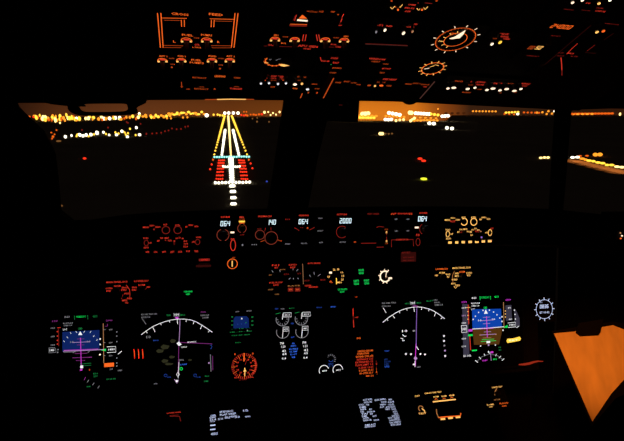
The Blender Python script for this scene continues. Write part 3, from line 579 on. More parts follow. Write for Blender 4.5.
m.part('route').L('lilac', [(180, 319.4), (179.6, 332), (179, 344)], 1.0).L('dmag', [(178.8, 344), (178.4, 366), (177.8, 374)], .9).L('dmag', [(180, 342.4), (196, 343.2), (212, 343.8)], .9).T('wht', 'RW06', 192, 342, 9, 1.6).F('wht', [(176.6, 343.4), (179, 341.4), (181.6, 344.6), (178.8, 346)]).T('wht', 'CI06', 184, 347, 6, 1.6).T('dwht', 'FI06', 181.4, 360, 4.6, 2).L('wht', [(179, 362), (178.8, 366), (178.2, 378)], .9).L('wht', [(176.4, 374.4), (178, 372), (179.6, 374.4), (178, 376.8), (176.4, 374.4)], .8).L('lilac', [(174.6, 379.4), (177, 383.4), (178.6, 380)], 1).B('wht', 176.8, 381, 2.2, 2)
m.part('station').A('grn', 181.2, 368.8, 1.3, 0, 360, 1.4).T('blu', 'LON', 183.4, 364.4, 6, 1.6).T('dwht', '10', 148.6, 337, 4.4, 3).T('dblu', 'BIG', 155.8, 340.4, 5, 1.6).L('dblu', [(210.2, 345.4), (211.2, 344.8), (212, 346.6), (210.8, 349)], 1)
for x in (166.4, 196): m.A('dblu', x - .8, 375.4, 1.4, 0, 360, .7).T('dblu', 'VOR', x + 2.6, 377.2, 4, 1.3)
m.T('dgrn', 'ILS', 207, 376, 4, 1.7).T('dgrn', 'DME', 206.2, 381.2, 4, 1.7).T('dwht', 'VOR', 155.6, 383.8, 3.6, 1.5)
m.part('vertical_deviation').L('dwht', [(210.4, 354.6), (211, 371.4)], 1).L('dmag', [(212.6, 356), (212.8, 370)], .8).B('lilac', 209, 363, 1.4, 1.4)
lay(m, 0); fin(m)
m = display('navigation_display', 'right map display with white compass arc and a single magenta track line down the middle', 414, 333, (375, 293, 448, 371))
m.part('compass_arc').L('wht', [(383, 322.3), (387.4, 318.4), (392.3, 315), (397, 312.2), (402, 309.9), (407, 308.3), (412.2, 307.3), (417.4, 306.9), (422.4, 307.3), (427, 308.4), (431.4, 309.9), (435.4, 312), (439, 314.4), (444.5, 318.6)], 1.1)
for a, b in (((387, 319), (388, 320.8)), ((392.4, 315), (394.6, 318)), ((399, 311), (399.8, 313)), ((406.6, 308.4), (407.2, 310.4)), ((413.8, 307.2), (414.4, 311.6)), ((421.8, 307.4), (421.4, 309.6)), ((429.2, 309), (428.6, 311)), ((435.8, 312.4), (434.4, 316)), ((442.4, 317.2), (441, 318.8))): m.L('wht', [a, b], 1.1)
m.part('heading_box').T('dgrn', 'HDG', 407.2, 303.6, 4.4, 1.8).T('dgrn', 'MAG', 418.8, 302.8, 4.4, 1.8).L('dwht', [(410.2, 301.2), (410.4, 304.6), (415, 304.2), (414.8, 300.8)], .8).T('wht', '064', 412.7, 302.8, 4.2, 2.4).F('dmag', [(412, 306), (414.6, 305), (418.4, 306), (416, 307.4)])
m.part('wind_readout').T('dwht', 'GS 142 TAS', 388.8, 302.9, 14, 1.7).T('dwht', '025/16', 386.3, 306.1, 9, 1.7).L('wht', [(383.3, 308), (386, 312.6)], 1)
m.part('waypoint_readout').T('dgrn', 'ILS1', 429.6, 300.8, 6, 1.6).T('dwht', 'CRS', 435.4, 300, 4.2, 1.7).T('dwht', '064', 436.8, 302.4, 5.4, 1.7).T('dwht', 'DME 2.4', 438.8, 304.8, 8, 1.8)
m.part('track_line').L('purp', [(416.8, 306.8), (416.4, 326), (416.2, 348)], 1.1).L('mag', [(416, 344), (415.6, 354), (415.4, 366)], 1.2).L('wht', [(416.4, 346.6), (418.4, 349.6)], 1.3).F('lilac', [(415.4, 356), (417.4, 358.4), (415.6, 360.6), (413.8, 358.4)]).L('wht', [(415, 361), (415, 366.6)], 1.2).B('wht', 413.8, 364.4, 1.6, 1.4).T('dwht', 'NAV', 418.8, 367, 3.6, 1.6).B('dwht', 414, 330.8, 2.4, 1.6)
m.part('deviation_dots')
for x, y in ((406, 354), (411, 354.2), (420.5, 354), (425, 354.4)): m.B('wht', x, y, 1.6, 1.6)
for x, y, c in ((444, 336, 'wht'), (444, 340.9, 'wht'), (444.4, 345.6, 'dwht'), (445, 350.6, 'lilac'), (445.2, 356, 'wht')): m.B(c, x, y, 1.5, 1.7)
m.part('station').T('wht', '10', 404.8, 331, 5.4, 2.8).L('wht', [(402.6, 334.6), (404.8, 336.6), (406, 336)], 1.3).L('wht', [(400.8, 338.4), (402.8, 338.4), (402.6, 341), (404.4, 340.4)], 1.2)
fin(m)

# engine display, standby instruments
m = display('engine_display', 'centre display with four small white round engine gauges and blue fluid readouts', 292, 333, (262, 306, 324, 362))
m.part('lettering').T('dblu', 'TAT', 276.6, 308.8, 3.4, 1.7).T('dwht', '+10c', 282.6, 308.8, 4, 1.7).T('dgrn', 'R-TO', 291.8, 308.3, 5, 1.6).T('dblu', 'N1', 292.3, 323.4, 2.6, 2)
for x, y, t, bx, by, bw in ((282.4, 319.4, '55.0', 287.3, 315, 8), (301.4, 318.6, '55.0', 306.4, 314.3, 8), (282.8, 331.8, '478', 285.9, 329.2, 5.6), (302, 331.4, '480', 305.2, 328.3, 5.6)):
    m.part('engine_gauge', True).A('dwht', x, y, 6.3, -200, 20, 1.0)
    if by < 320: m.ticks('dwht', x, y, 4, 6, (0, -30, -60, -90, -120, -150, -180), .8).L('dgrn', [(x - 6.6, y - 5.4), (x - 2, y - 6.6)], .9).L('wht', [(x, y), (x + .6, y - 5.6)], 1)
    else: m.L('wht', [(x - .4, y + 6), (x + .4, y - 3)], 1)
    m.L('wht', [(bx - bw / 2, by + 2), (bx - bw / 2, by - 2), (bx + bw / 2, by - 2.2), (bx + bw / 2, by + 1.8), (bx - bw / 2, by + 2)], .8).T('wht', t, bx, by, bw * .66, 1.9)
m.part('fuel_flow_lettering')
for x, y, t in ((282, 343.4, '78'), (283.4, 346.6, '1.20'), (284, 351, '42'), (284.4, 354, '64'), (284, 358.4, '0.4')): m.T('wht', t, x, y, 4, 2.5)
for x, y, t in ((304.2, 342.6, '78'), (305.4, 346, '1.21'), (305.8, 350, '41'), (306, 353, '65'), (305.4, 357.6, '0.4')): m.T('wht', t, x, y, 4, 2.5)
m.part('fluid_labels').T('dblu', 'EGT', 292.8, 337.2, 3.6, 1.7)
for y, t, w_ in ((343.4, 'N2', 2.4), (346, 'FF/FU', 5), (349, 'OIL PRESS', 9.4), (351.6, 'OIL TEMP', 8), (354.4, 'OIL QTY', 7), (357.2, 'VIB', 3.4)): m.T('blu', t, 293.4, y, w_, 1.7)
fin(m)
m = Mod('standby_attitude_display', 'small dim blue standby horizon display above the orange compass dial', 'display', 'main', 241, 321)
m.part('attitude_indicator').F('sky', [(233.4, 328.4), (233.6, 319), (235.4, 316.6), (246.4, 316.2), (248.6, 318.2), (249, 327.8)])
lay(m, 1).part('scale').T('dgrn', '- - 10 - -', 241, 328.6, 19, 1).T('dgrn', '140 - 30 - 480', 241, 331.6, 22, 1.3).T('dgrn', '120 20 460', 241, 335, 18, 1.3).F('wht', [(241.8, 317.4), (242.6, 319.2), (241, 319.2)]).B('dgrn', 246, 322.6, 1, 1).B('dwht', 247.4, 330.4, 1, 1)
for y in (317, 321, 325): m.B('dgrn', 232.2, y, 1.6, .9).B('dgrn', 252.4, y, 2, .9)
m.T('dblu', 'I 1 I', 241.4, 324, 8, 1).T('dwht', 'APP', 237.3, 311.7, 4, 1.2).T('dwht', 'HP/IN', 249, 310.9, 5, 1.3).T('dgrn', '1013', 238, 342.6, 5, 1.4); lay(m, 0)
m.done(.004, screen, 'screen'); m.bezel(.005)
m = Mod('radio_compass', 'round red-orange lit compass dial with numbered rim, left of the engine display', 'gauge', 'main', 244.4, 366)
m.part('compass_card').ticks('red', 244.4, 366.2, 10.4, 12.6, range(0, 360, 10), .9).ticks('org', 244.4, 366.2, 9.2, 12.8, range(0, 360, 30), 1).A('dred', 244.4, 366.2, 12.6, 0, 360, .8).A('red', 244.4, 366.2, 11.6, -45, 30, 1.5)
for k in range(12):
    a = R(30 * k); m.T('red', ('N', '3', '6', 'E', '12', '15', 'S', '21', '24', 'W', '30', '33')[k], 244.4 + 7.6 * math.sin(a), 366.2 - 7.6 * math.cos(a) * .98, 2.2, 1.9)
m.part('bezel_legend').T('red', 'ADF', 236.6, 377.6, 5, 1.5).T('red', 'VOR', 250.6, 377.4, 6, 1.5).T('dred', 'SYS', 243, 379.8, 8, 1).B('dorg', 235, 354.2, 1.2, 1.8).B('dorg', 252.8, 353.6, 1.4, 1.8)
lay(m, 1).part('needle').L('org', [(244.1, 353.4), (244, 361)], 2).L('dred', [(246.8, 360), (245, 365)], .9); m.part('needle', True).L('amb', [(244.8, 368), (244.8, 376)], 1.5).F('amb', [(243.2, 371.6), (244.8, 369), (246.6, 371.4)]); lay(m, 0)
m.done(.004)
m = Mod('flap_gauge', 'small round flap gauge with amber numbers around it and a yellow pointer at bottom', 'gauge', 'main', 336.4, 276)
m.part('scale')
for x, y, t, c in ((330.6, 272.6, '1', 'warm'), (334.2, 269.6, '2', 'amb'), (338.2, 269.4, '5', 'amb'), (342, 272.4, '10', 'amb'), (343, 276, '15', 'amb'), (342.4, 279.6, '25', 'amb'), (340.4, 282.4, '30', 'amb'), (328.8, 276.8, 'UP', 'amb'), (331.2, 281.8, 'FL', 'org')): m.T(c, t, x, y, 2.6, 2.2)
m.part('needle').L('yel', [(336.4, 278.4), (336.6, 284)], 1.7).B('amb', 337.8, 282.4, 3, 1.2)
m.done(.004)
m = Mod('autobrake_selector', 'round white lit selector ring with a gap, right of the green gear lights', 'knob', 'main', 385.3, 276.4)
m.part('ring').A('warm', 385.2, 276.4, 5, 60, 320, 2.6).ticks('warm', 385.2, 276.4, 5, 6.8, (60, 95, 130, 170, 210, 250, 285), 1.3)
m.knob(385.2, 276.4, 3.2, .006)
m.z += .0065; m.part('pointer').L('warm', [(385.8, 276.8), (386.4, 272)], 1.3).B('warm', 390.2, 278.2, 3.6, 1.8).L('tan', [(387, 276.6), (385.6, 278)], 1); lay(m, 0)
m.done(.003)
for t, lab, x, y in (('NOSE|GEAR', 'green landing gear light at top of the triangle of three', 361.2, 271.4), ('LEFT|GEAR', 'green landing gear light at lower left of the triangle of three', 356.4, 282.2), ('RIGHT|GEAR', 'green landing gear light at lower right of the triangle of three', 366.6, 281.7)):
    m = Mod('gear_indicator_light', lab, 'indicator light', 'main', x, y, 'green landing gear lights')
    m.part('lens').B('vgrn', x, y, 5.4, 5); lay(m, 1).part('lettering').T('grn', t, x, y - 1.2, 5, 2.3); lay(m, 0); m.done(.0012)
for t, lab, x, y, w_ in (('LE FLAPS|EXT', 'green LE FLAPS EXT light just below the flap gauge', 342.6, 289.4, 9), ('SPEED BRAKE|ARMED', 'green SPEED BRAKE ARMED light above the left map display', 188.2, 291.6, 8.4)):
    m = Mod('status_light', lab, 'indicator light', 'main', x, y)
    a, b = t.split('|'); m.T('grn', a, x, y, w_, 2).T('grn', b, x - .2, y + 2.5, w_ * .5, 1.8); m.done(.0015)
# light selector panels
m = Mod('display_selector_panel', 'dim red MAIN PANEL DUS and LOWER DU selector panel, upper left', 'control panel', 'main', 128, 291)
m.T('red', 'MAIN PANEL DUS', 117, 282, 21, 2).T('red', 'LOWER DU', 141.3, 281, 14, 2)
for t, x, y, w_ in (('NORM', 117.3, 286, 6.4), ('OUTBD', 109.2, 288.4, 7), ('PFD', 108.8, 291, 4.6), ('ENG', 124.8, 287.6, 6), ('PRI', 123.8, 290, 5), ('PFD', 127, 293.6, 5), ('INBD', 129.6, 298.3, 5.2), ('MFD', 124.8, 300.4, 5.4), ('ND', 126.8, 302.6, 3), ('NORM', 141.7, 285, 6.4), ('ENG', 134.4, 287.4, 4.6), ('PRI', 134, 290, 4), ('ND', 148.4, 287, 3.4)): m.T('red', t, x, y, w_, 1.9)
m.L('red', [(126.3, 285), (129.2, 289), (130, 293), (129.7, 297)], .8).L('dred', [(123, 294), (122.4, 296.8)], .8).B('dred', 121.6, 298.4, .9, .9).L('dred', [(145.4, 289.4), (147, 287.6)], .8)
m.knob(117, 290.6, 3.4, .014).knob(141.4, 290.4, 3.4, .014).done()
m = Mod('display_selector_panel', 'bright amber MAIN PANEL DUS and LOWER DU selector panel, above right map display', 'control panel', 'main', 456, 277)
m.T('org', 'LOWER DU', 441.8, 269, 12, 1.9).T('amb', 'MAIN PANEL DUS', 461.6, 267.8, 18, 2)
for c, t, x, y, w_ in (('amb', 'NORM', 442, 272.8, 5.4), ('amb', 'ND', 436.6, 275.4, 3), ('amb', 'ENG', 447.9, 274.4, 4.6), ('amb', 'PRI', 447.4, 276.8, 3.6), ('amb', 'PFD', 457, 273.6, 4), ('amb', 'MFD', 457, 276, 4), ('org', 'NORM', 462, 271.8, 5.4), ('amb', 'OUTBD', 469, 273, 6), ('amb', 'PFD', 468.4, 275.4, 4.6), ('amb', 'INBD', 454.8, 279.6, 5.6), ('amb', 'ENG', 453.4, 283.6, 4.2), ('amb', 'PRI', 457.6, 285.4, 4)): m.T(c, t, x, y, w_, 2)
m.L('damb', [(454.6, 271), (452.6, 275), (452.4, 278.4), (453, 282.6)], 1).L('amb', [(454, 286), (455.6, 288.4), (457, 286.4)], .9)
m.knob(442.4, 277, 3, .014).knob(462.4, 276.6, 3, .014).done()
m = Mod('speed_reference_panel', 'dim red marked N1 SET and SPD REF panel left of the flap gauge', 'control panel', 'main', 297, 277)
for t, x, y, w_ in (('N1', 275.6, 265.2, 7), ('SET', 276.2, 267.6, 4), ('SPD', 292.8, 264.8, 8), ('REF', 292.8, 267.4, 5), ('AUTO BRAKE', 314, 263.2, 12.4), ('FUEL FLOW', 276, 282.6, 13), ('RATE', 276, 285, 5), ('RTO', 286.6, 274.2, 5), ('V1', 299, 273.6, 3.6), ('ANTISKID', 313.4, 287, 9.4), ('INOP', 307, 280.6, 5), ('DISARM', 308, 285.6, 6), ('MAX', 323, 279.8, 5)): m.T('red' if t not in ('RTO', 'V1', 'MAX', 'INOP') else 'dred', t, x, y, w_, 1.8)
for t, x, y, w_ in (('RESET', 270.7, 289.6, 5), ('USED', 277, 294.2, 4.4), ('RATE', 294, 285.8, 12), ('AUTO', 270.4, 275, 3), ('BOTH', 282.6, 269.6, 5)): m.T('damb', t, x, y, w_, 1.3)
for a, b in (((272, 270.6), (273, 272.2)), ((280.2, 271.8), (279.6, 270)), ((289, 279.4), (290.4, 277.8)), ((293.4, 279.4), (293.4, 278)), ((298.6, 279), (297.4, 278)), ((296.4, 271), (298, 269.4)), ((293, 270), (293.2, 268.6)), ((309.6, 275), (310.6, 276.8)), ((314, 272), (314.4, 274.6)), ((318, 276), (320.4, 274.4))): m.L('dwht', [a, b], .9)
m.part('divider').L('tan', [(302.6, 264), (303, 274), (303.4, 284)], .7)
for x in (290.6, 297.6): m.part('warning_light', True).B('dred', x, 289.6, 5.2, 3.6); lay(m, 1); m.T('org', 'INOP', x, 289.6, 3, 1.5); lay(m, 0)
m.part('lettering'); m.knob(276, 275.4, 3.2, .014).knob(293.4, 273.8, 3.2, .014).knob(314, 279, 3.2, .014).done()
m = Mod('landing_gear_placard', 'red-orange lettered gear and flap limit placard left of the right map display', 'placard', 'main', 366.5, 362)
for k, (t, x, w_) in enumerate((('LANDING GEAR LIMIT', 366, 16), ('OPERATING', 363, 12), ('EXTEND 270K-.82M', 365, 18), ('RETRACT 235K', 366, 18), ('EXTENDED 320K', 366, 21), ('FLAPS LIMIT 1-250K', 366.6, 22), ('2-250K 10-210K', 367.6, 18), ('5-250K 15-200K', 368, 18), ('30-175K 25-190K', 368.6, 18), ('40-162K', 372, 12))):
    m.T('org' if k < 3 or k > 6 else 'red', t, x, 350.8 + 2.75 * k, w_, 2.1)
m.done()
m = Mod('gear_lever_scale', 'thin upright red line with tick marks, right of the centre display', 'control panel', 'main', 354, 320)
m.L('red', [(353, 308.8), (353.2, 316)], 1.2).L('red', [(353.4, 320), (353.8, 327)], 1.2).L('dred', [(353.2, 316), (353.4, 320)], .8).T('red', 'OFF', 356.4, 317.4, 3.6, 1.4).T('org', 'DN', 358.7, 338.2, 3.4, 1.8).T('dorg', 'UP', 356.4, 297, 2.2, 1.5)
m.part('lever', True); u, v = m.loc(358.4, 326, m.w); m.cur.box((u - .006, v - .02, m.w), (u + .006, v + .02, m.w + .012), knobm, .003)
m.part('lettering').done()
m = Mod('hydraulic_gauge_display', 'lower centre display with two white arc gauges below one small dotted gauge', 'display', 'main', 331, 365)
m.part('gauge', True).ticks('dwht', 330.9, 359.4, 3.6, 5, range(-30, 220, 25), .9).A('dblu', 330.9, 359.4, 2.2, 200, 340, .9)
for x, y, t in ((324, 370.4, '2800'), (337.8, 369.6, '2850')): m.part('gauge', True).A('wht', x, y, 4.8, 0 if x > 330 else 20, 210, 1.2).T('wht', t, x + .6, y + .4, 5, 1.8)
m.part('lettering').T('dblu', 'HYD P', 331, 364, 5, 2).T('dblu', 'A  B', 331, 366, 5, 1.4); m.done(.006, screen, 'screen'); m.bezel(.005)
m = Mod('fuel_data_display', 'small display with faint blue text lines between the red placard and right map display', 'display', 'main', 387, 358)
m.T('dblu', 'TEMP', 386.8, 351, 5, 1.8).T('dblu', 'LOC', 386, 359.4, 3.4, 1.8).T('dblu', '12-06', 387.6, 361.6, 6, 1.8).T('dblu', '0:42', 386.4, 364, 4.4, 1.8).T('blu', 'UTC', 387, 366.6, 4.6, 2)
m.done(.005, screen, 'screen'); m.bezel(.004)
m = Mod('caption_strip', 'faint strip with two small blue captions above the hydraulic gauges', 'display', 'main', 326, 307)
m.T('dblu', 'ENG', 319.2, 307.4, 5, 1.3).T('blu', 'SYS', 333, 306.8, 5, 1.4); m.done(.003, screen, 'screen')
m = Mod('red_bars', 'three slanted red-orange lit bars between left attitude and left map displays', 'indicator light', 'main', 138.6, 353.6, w=.018)  # three slanted bars that glow red-orange
for x in (134.4, 138.7, 142.8): m.part('bar', True).L('hot', [(x - .5, 349.4), (x + .1, 353), (x + .2, 358.2)], 1.5); lay(m, 1).L('org', [(x - .3, 351), (x, 356.4)], .8); lay(m, 0)
m.part('lettering').done(.004)
m = Mod('clock', 'round white lit digital clock on the far right of the instrument panel', 'clock', 'main', 544.4, 309.2)
m.part('dial').A('cdu', 544.4, 309.2, 8.2, 0, 360, .8).ticks('cdu', 544.4, 309.2, 8, 10, range(0, 360, 30), 1.3)
m.part('readout').D('cdu', '0836', 544.2, 306.4, 9, 3, 1).T('cdu', 'UTC', 541, 302.4, 3, 1.2); m.part('readout', True).T('cdu', 'ET 00:42', 544.6, 312.4, 9.6, 2.4)
m.knob(536.4, 299, 1.6, .006).done(.004)
m = Mod('yellow_bar', 'short yellow glowing bar just right of the right attitude display', 'indicator light', 'main', 513.8, 340, w=.02)  # short bar that glows yellow, set proud of the panel
m.part('bar').F('yel', [(506.4, 341), (507.4, 338.8), (513, 338.4), (519.6, 336.6), (521, 338.2), (520.2, 340.6), (514, 341.8), (507.6, 343)])
lay(m, 1).part('lettering').T('warm', 'BRT', 513.6, 340.2, 9, 1.6, .0); lay(m, 0)
m.done(.001)
m = Mod('lower_panel_lights', 'faint red lettered dimmer panel at the bottom left beside the left keypad screen', 'control panel', 'ped', 174, 414)
m.T('red', 'LOWER PANEL', 174, 412.6, 14, 1.4).T('dred', 'BACKGROUND', 174.4, 415.2, 9, 1.2).L('dred', [(170, 416.2), (175, 416), (179.6, 416.6), (180.6, 421)], .8)
m.knob(174.6, 421, 3.4, .012).done()

# ================================================================== CENTRE PEDESTAL
m = Mod('control_display_unit', 'left flight computer screen with white text lines at the top only', 'display', 'ped', 230, 421)
m.part('screen_text')
for t, x, y, w_, h_ in (('APP REF', 222.6, 411.8, 6, 2.4), ('GROSS', 229.6, 411.2, 7, 2.2), ('FLAP VREF', 228, 414.2, 16, 2.2), ('30 142KT', 231, 416.6, 12, 2), ('LND', 213.4, 415.4, 5, 1.8), ('GW', 212.6, 417.4, 7, 2.2), ('53.4', 213, 419.6, 6, 2.2), ('ILS 06', 220.6, 418.8, 5, 2.2), ('LSQ', 227.4, 417.8, 5, 2.2), ('30', 237.4, 417, 5, 2.2), ('1/2', 245.6, 410.4, 5, 2.2), ('QNH', 247.6, 416.6, 5, 2), ('1013', 212.6, 421.4, 4.4, 1.6), ('-----', 212.8, 425.2, 5, 1.5), ('-----', 212.8, 429.4, 5, 1.4), ('<INDEX', 214.4, 433.8, 7, 2.6)): m.T('cdu', t, x, y, w_, h_)
m.sides = (207, 407.5, 254, 438); m.part('lettering').done(0, screen, 'screen', sides=m.sides); m.bezel(.012)
m = Mod('control_display_unit', 'right flight computer screen tilted and filled with dense small white text', 'display', 'ped', 380, 411)
m.part('screen_text'); t_ = 'ACT RTE LEGS APPR ILS06 NAV DATA 142 2000A 064 HOLD TAI VREF30 GS DME'.split()
rows = [(399.6, [(363, 372), (374.6, 386), (388.6, 392)]), (402, [(364, 372), (381, 386.6), (387.6, 394)]), (404.6, [(358.8, 364), (366, 369), (380, 386), (388, 394)]), (407, [(359.6, 366), (379.8, 384.4), (386, 395.4)]), (409.2, [(360, 366.4), (369.4, 372), (385.6, 390), (391.6, 396)]), (411.6, [(360.6, 364), (367, 375), (393, 397)]), (413.8, [(361.4, 367.6), (370, 373), (393.6, 398)]), (416, [(362, 367), (372.4, 376.6), (392, 399)]), (418, [(363, 369), (388, 392), (394, 399.6)]), (420, [(363.4, 371.6), (373.6, 379), (389, 400)]), (422.4, [(389.4, 401)]), (424.6, [(365, 376), (391, 400.8)]), (426.4, [(364.6, 375.6)])]
k = 0
for y, segs in rows:
    for a, b in segs:
        n = max(1, round((b - a) / 4.5)); m.T('cdu', ' '.join(t_[(k + q) % len(t_)] for q in range(n))[:int((b - a) * .8) + 2].strip(), (a + b) / 2, y - (a + b - 760) * .004, b - a, 1.9); k += n
m.sides = (358, 396, 403, 430); m.part('lettering').done(0, screen, 'screen', sides=m.sides); m.bezel(.012)
m = Mod('cargo_fire_panel', 'amber lit panel with three boxed marks, right of the right flight computer', 'control panel', 'ped', 439, 405)
m.T('amb', 'CARGO FIRE TEST', 433, 392.6, 17.6, 1.8).T('amb', 'DET', 417.5, 396, 5, 1.6)
for x, y in ((436, 397.6), (444, 397), (451.7, 396.2)): m.part('switch_legend', True).T('amb', 'NORM', x, y - .9, 5, 1.9).T('org', 'A', x, y + 1.3, 3.6, 1.6)
m.part('bracket').L('amb', [(433.2, 401.8), (444, 400.6), (455.4, 399.4)], 1.4).part('bracket', True).L('damb', [(436.4, 409.4), (436.8, 413.4), (438.5, 417.4)], 1.1).L('org', [(438.5, 417.5), (449, 416.6), (460.4, 415.8), (460.8, 413.4)], 1.2)
for x, y in ((442.9, 419), (450.5, 418), (458, 417.1)): m.part('switch_legend', True).B('amb', x, y, 4.8, 1.8)
m.part('test_knob').A('damb', 421, 408.6, 2.4, 20, 230, 1.1).L('amb', [(422, 408.6), (424.4, 410.6), (424.8, 412.6)], 1.2).T('amb', 'TEST', 422.4, 413.4, 8, 2)
m.part('lettering').done(.006)
m = Mod('light_test_panel', 'small amber marked panel shaped like a letter T, far right on the lower panel', 'control panel', 'ped', 497, 396)
m.T('amb', 'LIGHTS TEST', 497.2, 387, 10.6, 1.7).L('damb', [(496.8, 388.4), (495.2, 391.4), (494.9, 395)], 1).T('damb', 'BRT DIM', 497, 399.6, 6, 1.5)
m.T('amb', 'DOME', 490.4, 404.6, 7, 1.8).T('amb', 'OFF', 490.8, 407, 4, 1.4).T('org', 'FLOOD', 504, 403.2, 9, 1.9).T('org', 'ON', 504, 406, 4.6, 1.6)
m.knob(497, 394, 2.4, .012).done()
# ================================================================== BOARDS THAT CARRY THE PANELS
def board(name, label, cat, pan, u0, u1, v0, v1, w0, w1, mat=graphite):
    P = PAN[pan]; mb = MB(); mb.box((u0, v0, w0), (u1, v1, w1), mat, .004)
    root = mb.build(name, None, Matrix.Translation(P.o) @ P.M.to_4x4()); tag(root, label, cat); return root, P
r_, P = board('instrument_board', 'black main board that carries the displays and gauges under the glareshield', 'instrument board', 'main', -.80, .80, -.155, .26, -.04, -.001)
r_, P = board('centre_pedestal', 'black sloping pedestal face that carries the flight computers at the bottom', 'pedestal', 'ped', -.32, .42, -.30, .012, -.06, -.001)
r_, P = board('overhead_console', 'black sloping overhead board that carries the orange lit switch panels', 'overhead console', 'over', -.42, .52, -.026, .62, -.05, -.001)
for pts in (((308.5, 78.5), (300.5, 97.8)), ((333.6, 78.4), (323.5, 97.8))):  # seams between columns; light leaking out is painted as glow
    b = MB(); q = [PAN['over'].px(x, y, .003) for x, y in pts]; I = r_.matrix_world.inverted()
    b.tube([I @ x for x in q], .0009, GM('dorg'), 6); tag(b.build('seam_glow', r_), 'thin red glowing panel seam')
b = MB(); b.tube([I @ PAN['over'].px(x, y, .003) for x, y in ((434.6, 81.7), (420, 98.6))], .0008, GM('umb'), 6); tag(b.build('seam_glow', r_), 'thin grey glowing panel seam')

# ================================================================== WINDSHIELD FRAMES AND PANES
class Plane3:
    def __init__(s, px, py, fwd, yaw, tilt):
        u = Vector((math.cos(R(yaw)), math.sin(R(yaw)), 0)); f = Vector((-math.sin(R(yaw)), math.cos(R(yaw)), 0))
        t = R(tilt); v = (Vector((0, 0, 1)) * math.cos(t) - f * math.sin(t))    # top leans aft
        s.M = AIR @ Matrix((u, v, u.cross(v))).transposed(); s.o = a2w(at_forward(px, py, fwd)); s.n = s.M.col[2]
    uv = Panel.uv; world = Panel.world; px = Panel.px
def smooth(pts, n=5):
    out = []
    for i in range(len(pts)):
        p0, p1, p2, p3 = (Vector(pts[(i + k) % len(pts)]) for k in (-1, 0, 1, 2))
        for j in range(n):
            t = j / n
            out.append(tuple(.5 * ((2 * p1) + (p2 - p0) * t + (2 * p0 - 5 * p1 + 4 * p2 - p3) * t * t + (3 * p1 - p0 - 3 * p2 + p3) * t ** 3)))
    return out
gm, gn, gl = nodemat('window_glass'); gn.remove(gn['Principled BSDF'])
tr = gn.new('ShaderNodeBsdfTransparent'); tr.inputs[0].default_value = (.97, .97, .96, 1)
gs = gn.new('ShaderNodeBsdfGlossy'); gs.inputs['Roughness'].default_value = .02
fr = gn.new('ShaderNodeFresnel'); fr.inputs[0].default_value = 1.2; mx = gn.new('ShaderNodeMixShader')
gl.new(fr.outputs[0], mx.inputs[0]); gl.new(tr.outputs[0], mx.inputs[1]); gl.new(gs.outputs[0], mx.inputs[2]); gl.new(mx.outputs[0], gn['Material Output'].inputs['Surface'])
def frame(name, P, hole, outer, th=.02):
    bm = bmesh.new(); loops = []
    for pts in (outer, hole):
        q = [P.uv(x, y) for x, y in pts]; vs = [bm.verts.new((a, b, 0)) for a, b in q]; loops.append(vs)
        for i in range(len(vs)): bm.edges.new((vs[i], vs[(i + 1) % len(vs)]))
    bmesh.ops.triangle_fill(bm, edges=bm.edges[:], use_beauty=True)
    hp = [Vector(P.uv(x, y)) for x, y in hole]
    def inside(c):
        k = False
        for i in range(len(hp)):
            a, b2 = hp[i], hp[i - 1]
            if (a.y > c.y) != (b2.y > c.y) and c.x < (b2.x - a.x) * (c.y - a.y) / (b2.y - a.y) + a.x: k = not k
        return k
    bmesh.ops.delete(bm, geom=[f for f in bm.faces if inside(f.calc_center_median())], context='FACES_ONLY')
    g = bmesh.ops.extrude_face_region(bm, geom=bm.faces[:])
    bmesh.ops.translate(bm, verts=[v for v in g['geom'] if isinstance(v, bmesh.types.BMVert)], vec=(0, 0, -th))
    bmesh.ops.recalc_face_normals(bm, faces=bm.faces[:])
    me = bpy.data.meshes.new(name); bm.to_mesh(me); bm.free(); me.materials.append(shell)
    o = bpy.data.objects.new(name, me); COL.objects.link(o); o.matrix_world = Matrix.Translation(P.o) @ P.M.to_4x4(); tag(o, kind='structure')
    g = MB(); q = [P.uv(x, y) for x, y in hole]; g.add([(a, b2, -th * .5) for a, b2 in q], [tuple(range(len(q)))], gm)
    g.build('glass_pane', o); return o
PL = Plane3(285, 150, 1.5, 22, 30); PR = Plane3(318, 150, 1.5, -14, 30); PS = Plane3(566, 150, 1.27, -48, 20)
lh = [(17, 103), (44, 103), (60, 101.6), (100, 100.6), (145, 100.2), (200, 99.8), (240, 100), (287, 100.4), (279, 153), (269.3, 215), (240, 217), (210, 218), (180, 219), (150, 221), (110, 224), (76, 225), (62, 214), (59, 180), (56, 155), (46, 136), (31, 122), (21, 112)]
rh = [(332, 101), (359, 101), (399, 101.6), (450, 103), (500, 105.2), (545, 107.6), (561, 110), (559.5, 135), (556.5, 170), (553, 218), (500, 217), (440, 215), (380, 214), (306.5, 214), (313, 180), (322, 140)]
sh = [(570.5, 111), (580, 109.6), (610, 108.6), (650, 109), (700, 112), (700, 225), (640, 222), (562, 213), (565, 180), (568, 140)]
frame('window_1', PL, lh, [(-120, 40), (303, 40), (288, 150), (268, 420), (-120, 520)])
frame('window_2', PR, rh, [(306, 40), (566, 40), (566, 110), (559, 165), (552, 420), (271, 420), (290, 150)])
frame('window_3', PS, sh, [(567, 40), (760, 40), (760, 560), (545, 560), (557.5, 300), (560.5, 165), (567.5, 110)])
b = MB(); I = Matrix()                              # centre post between the two windshields
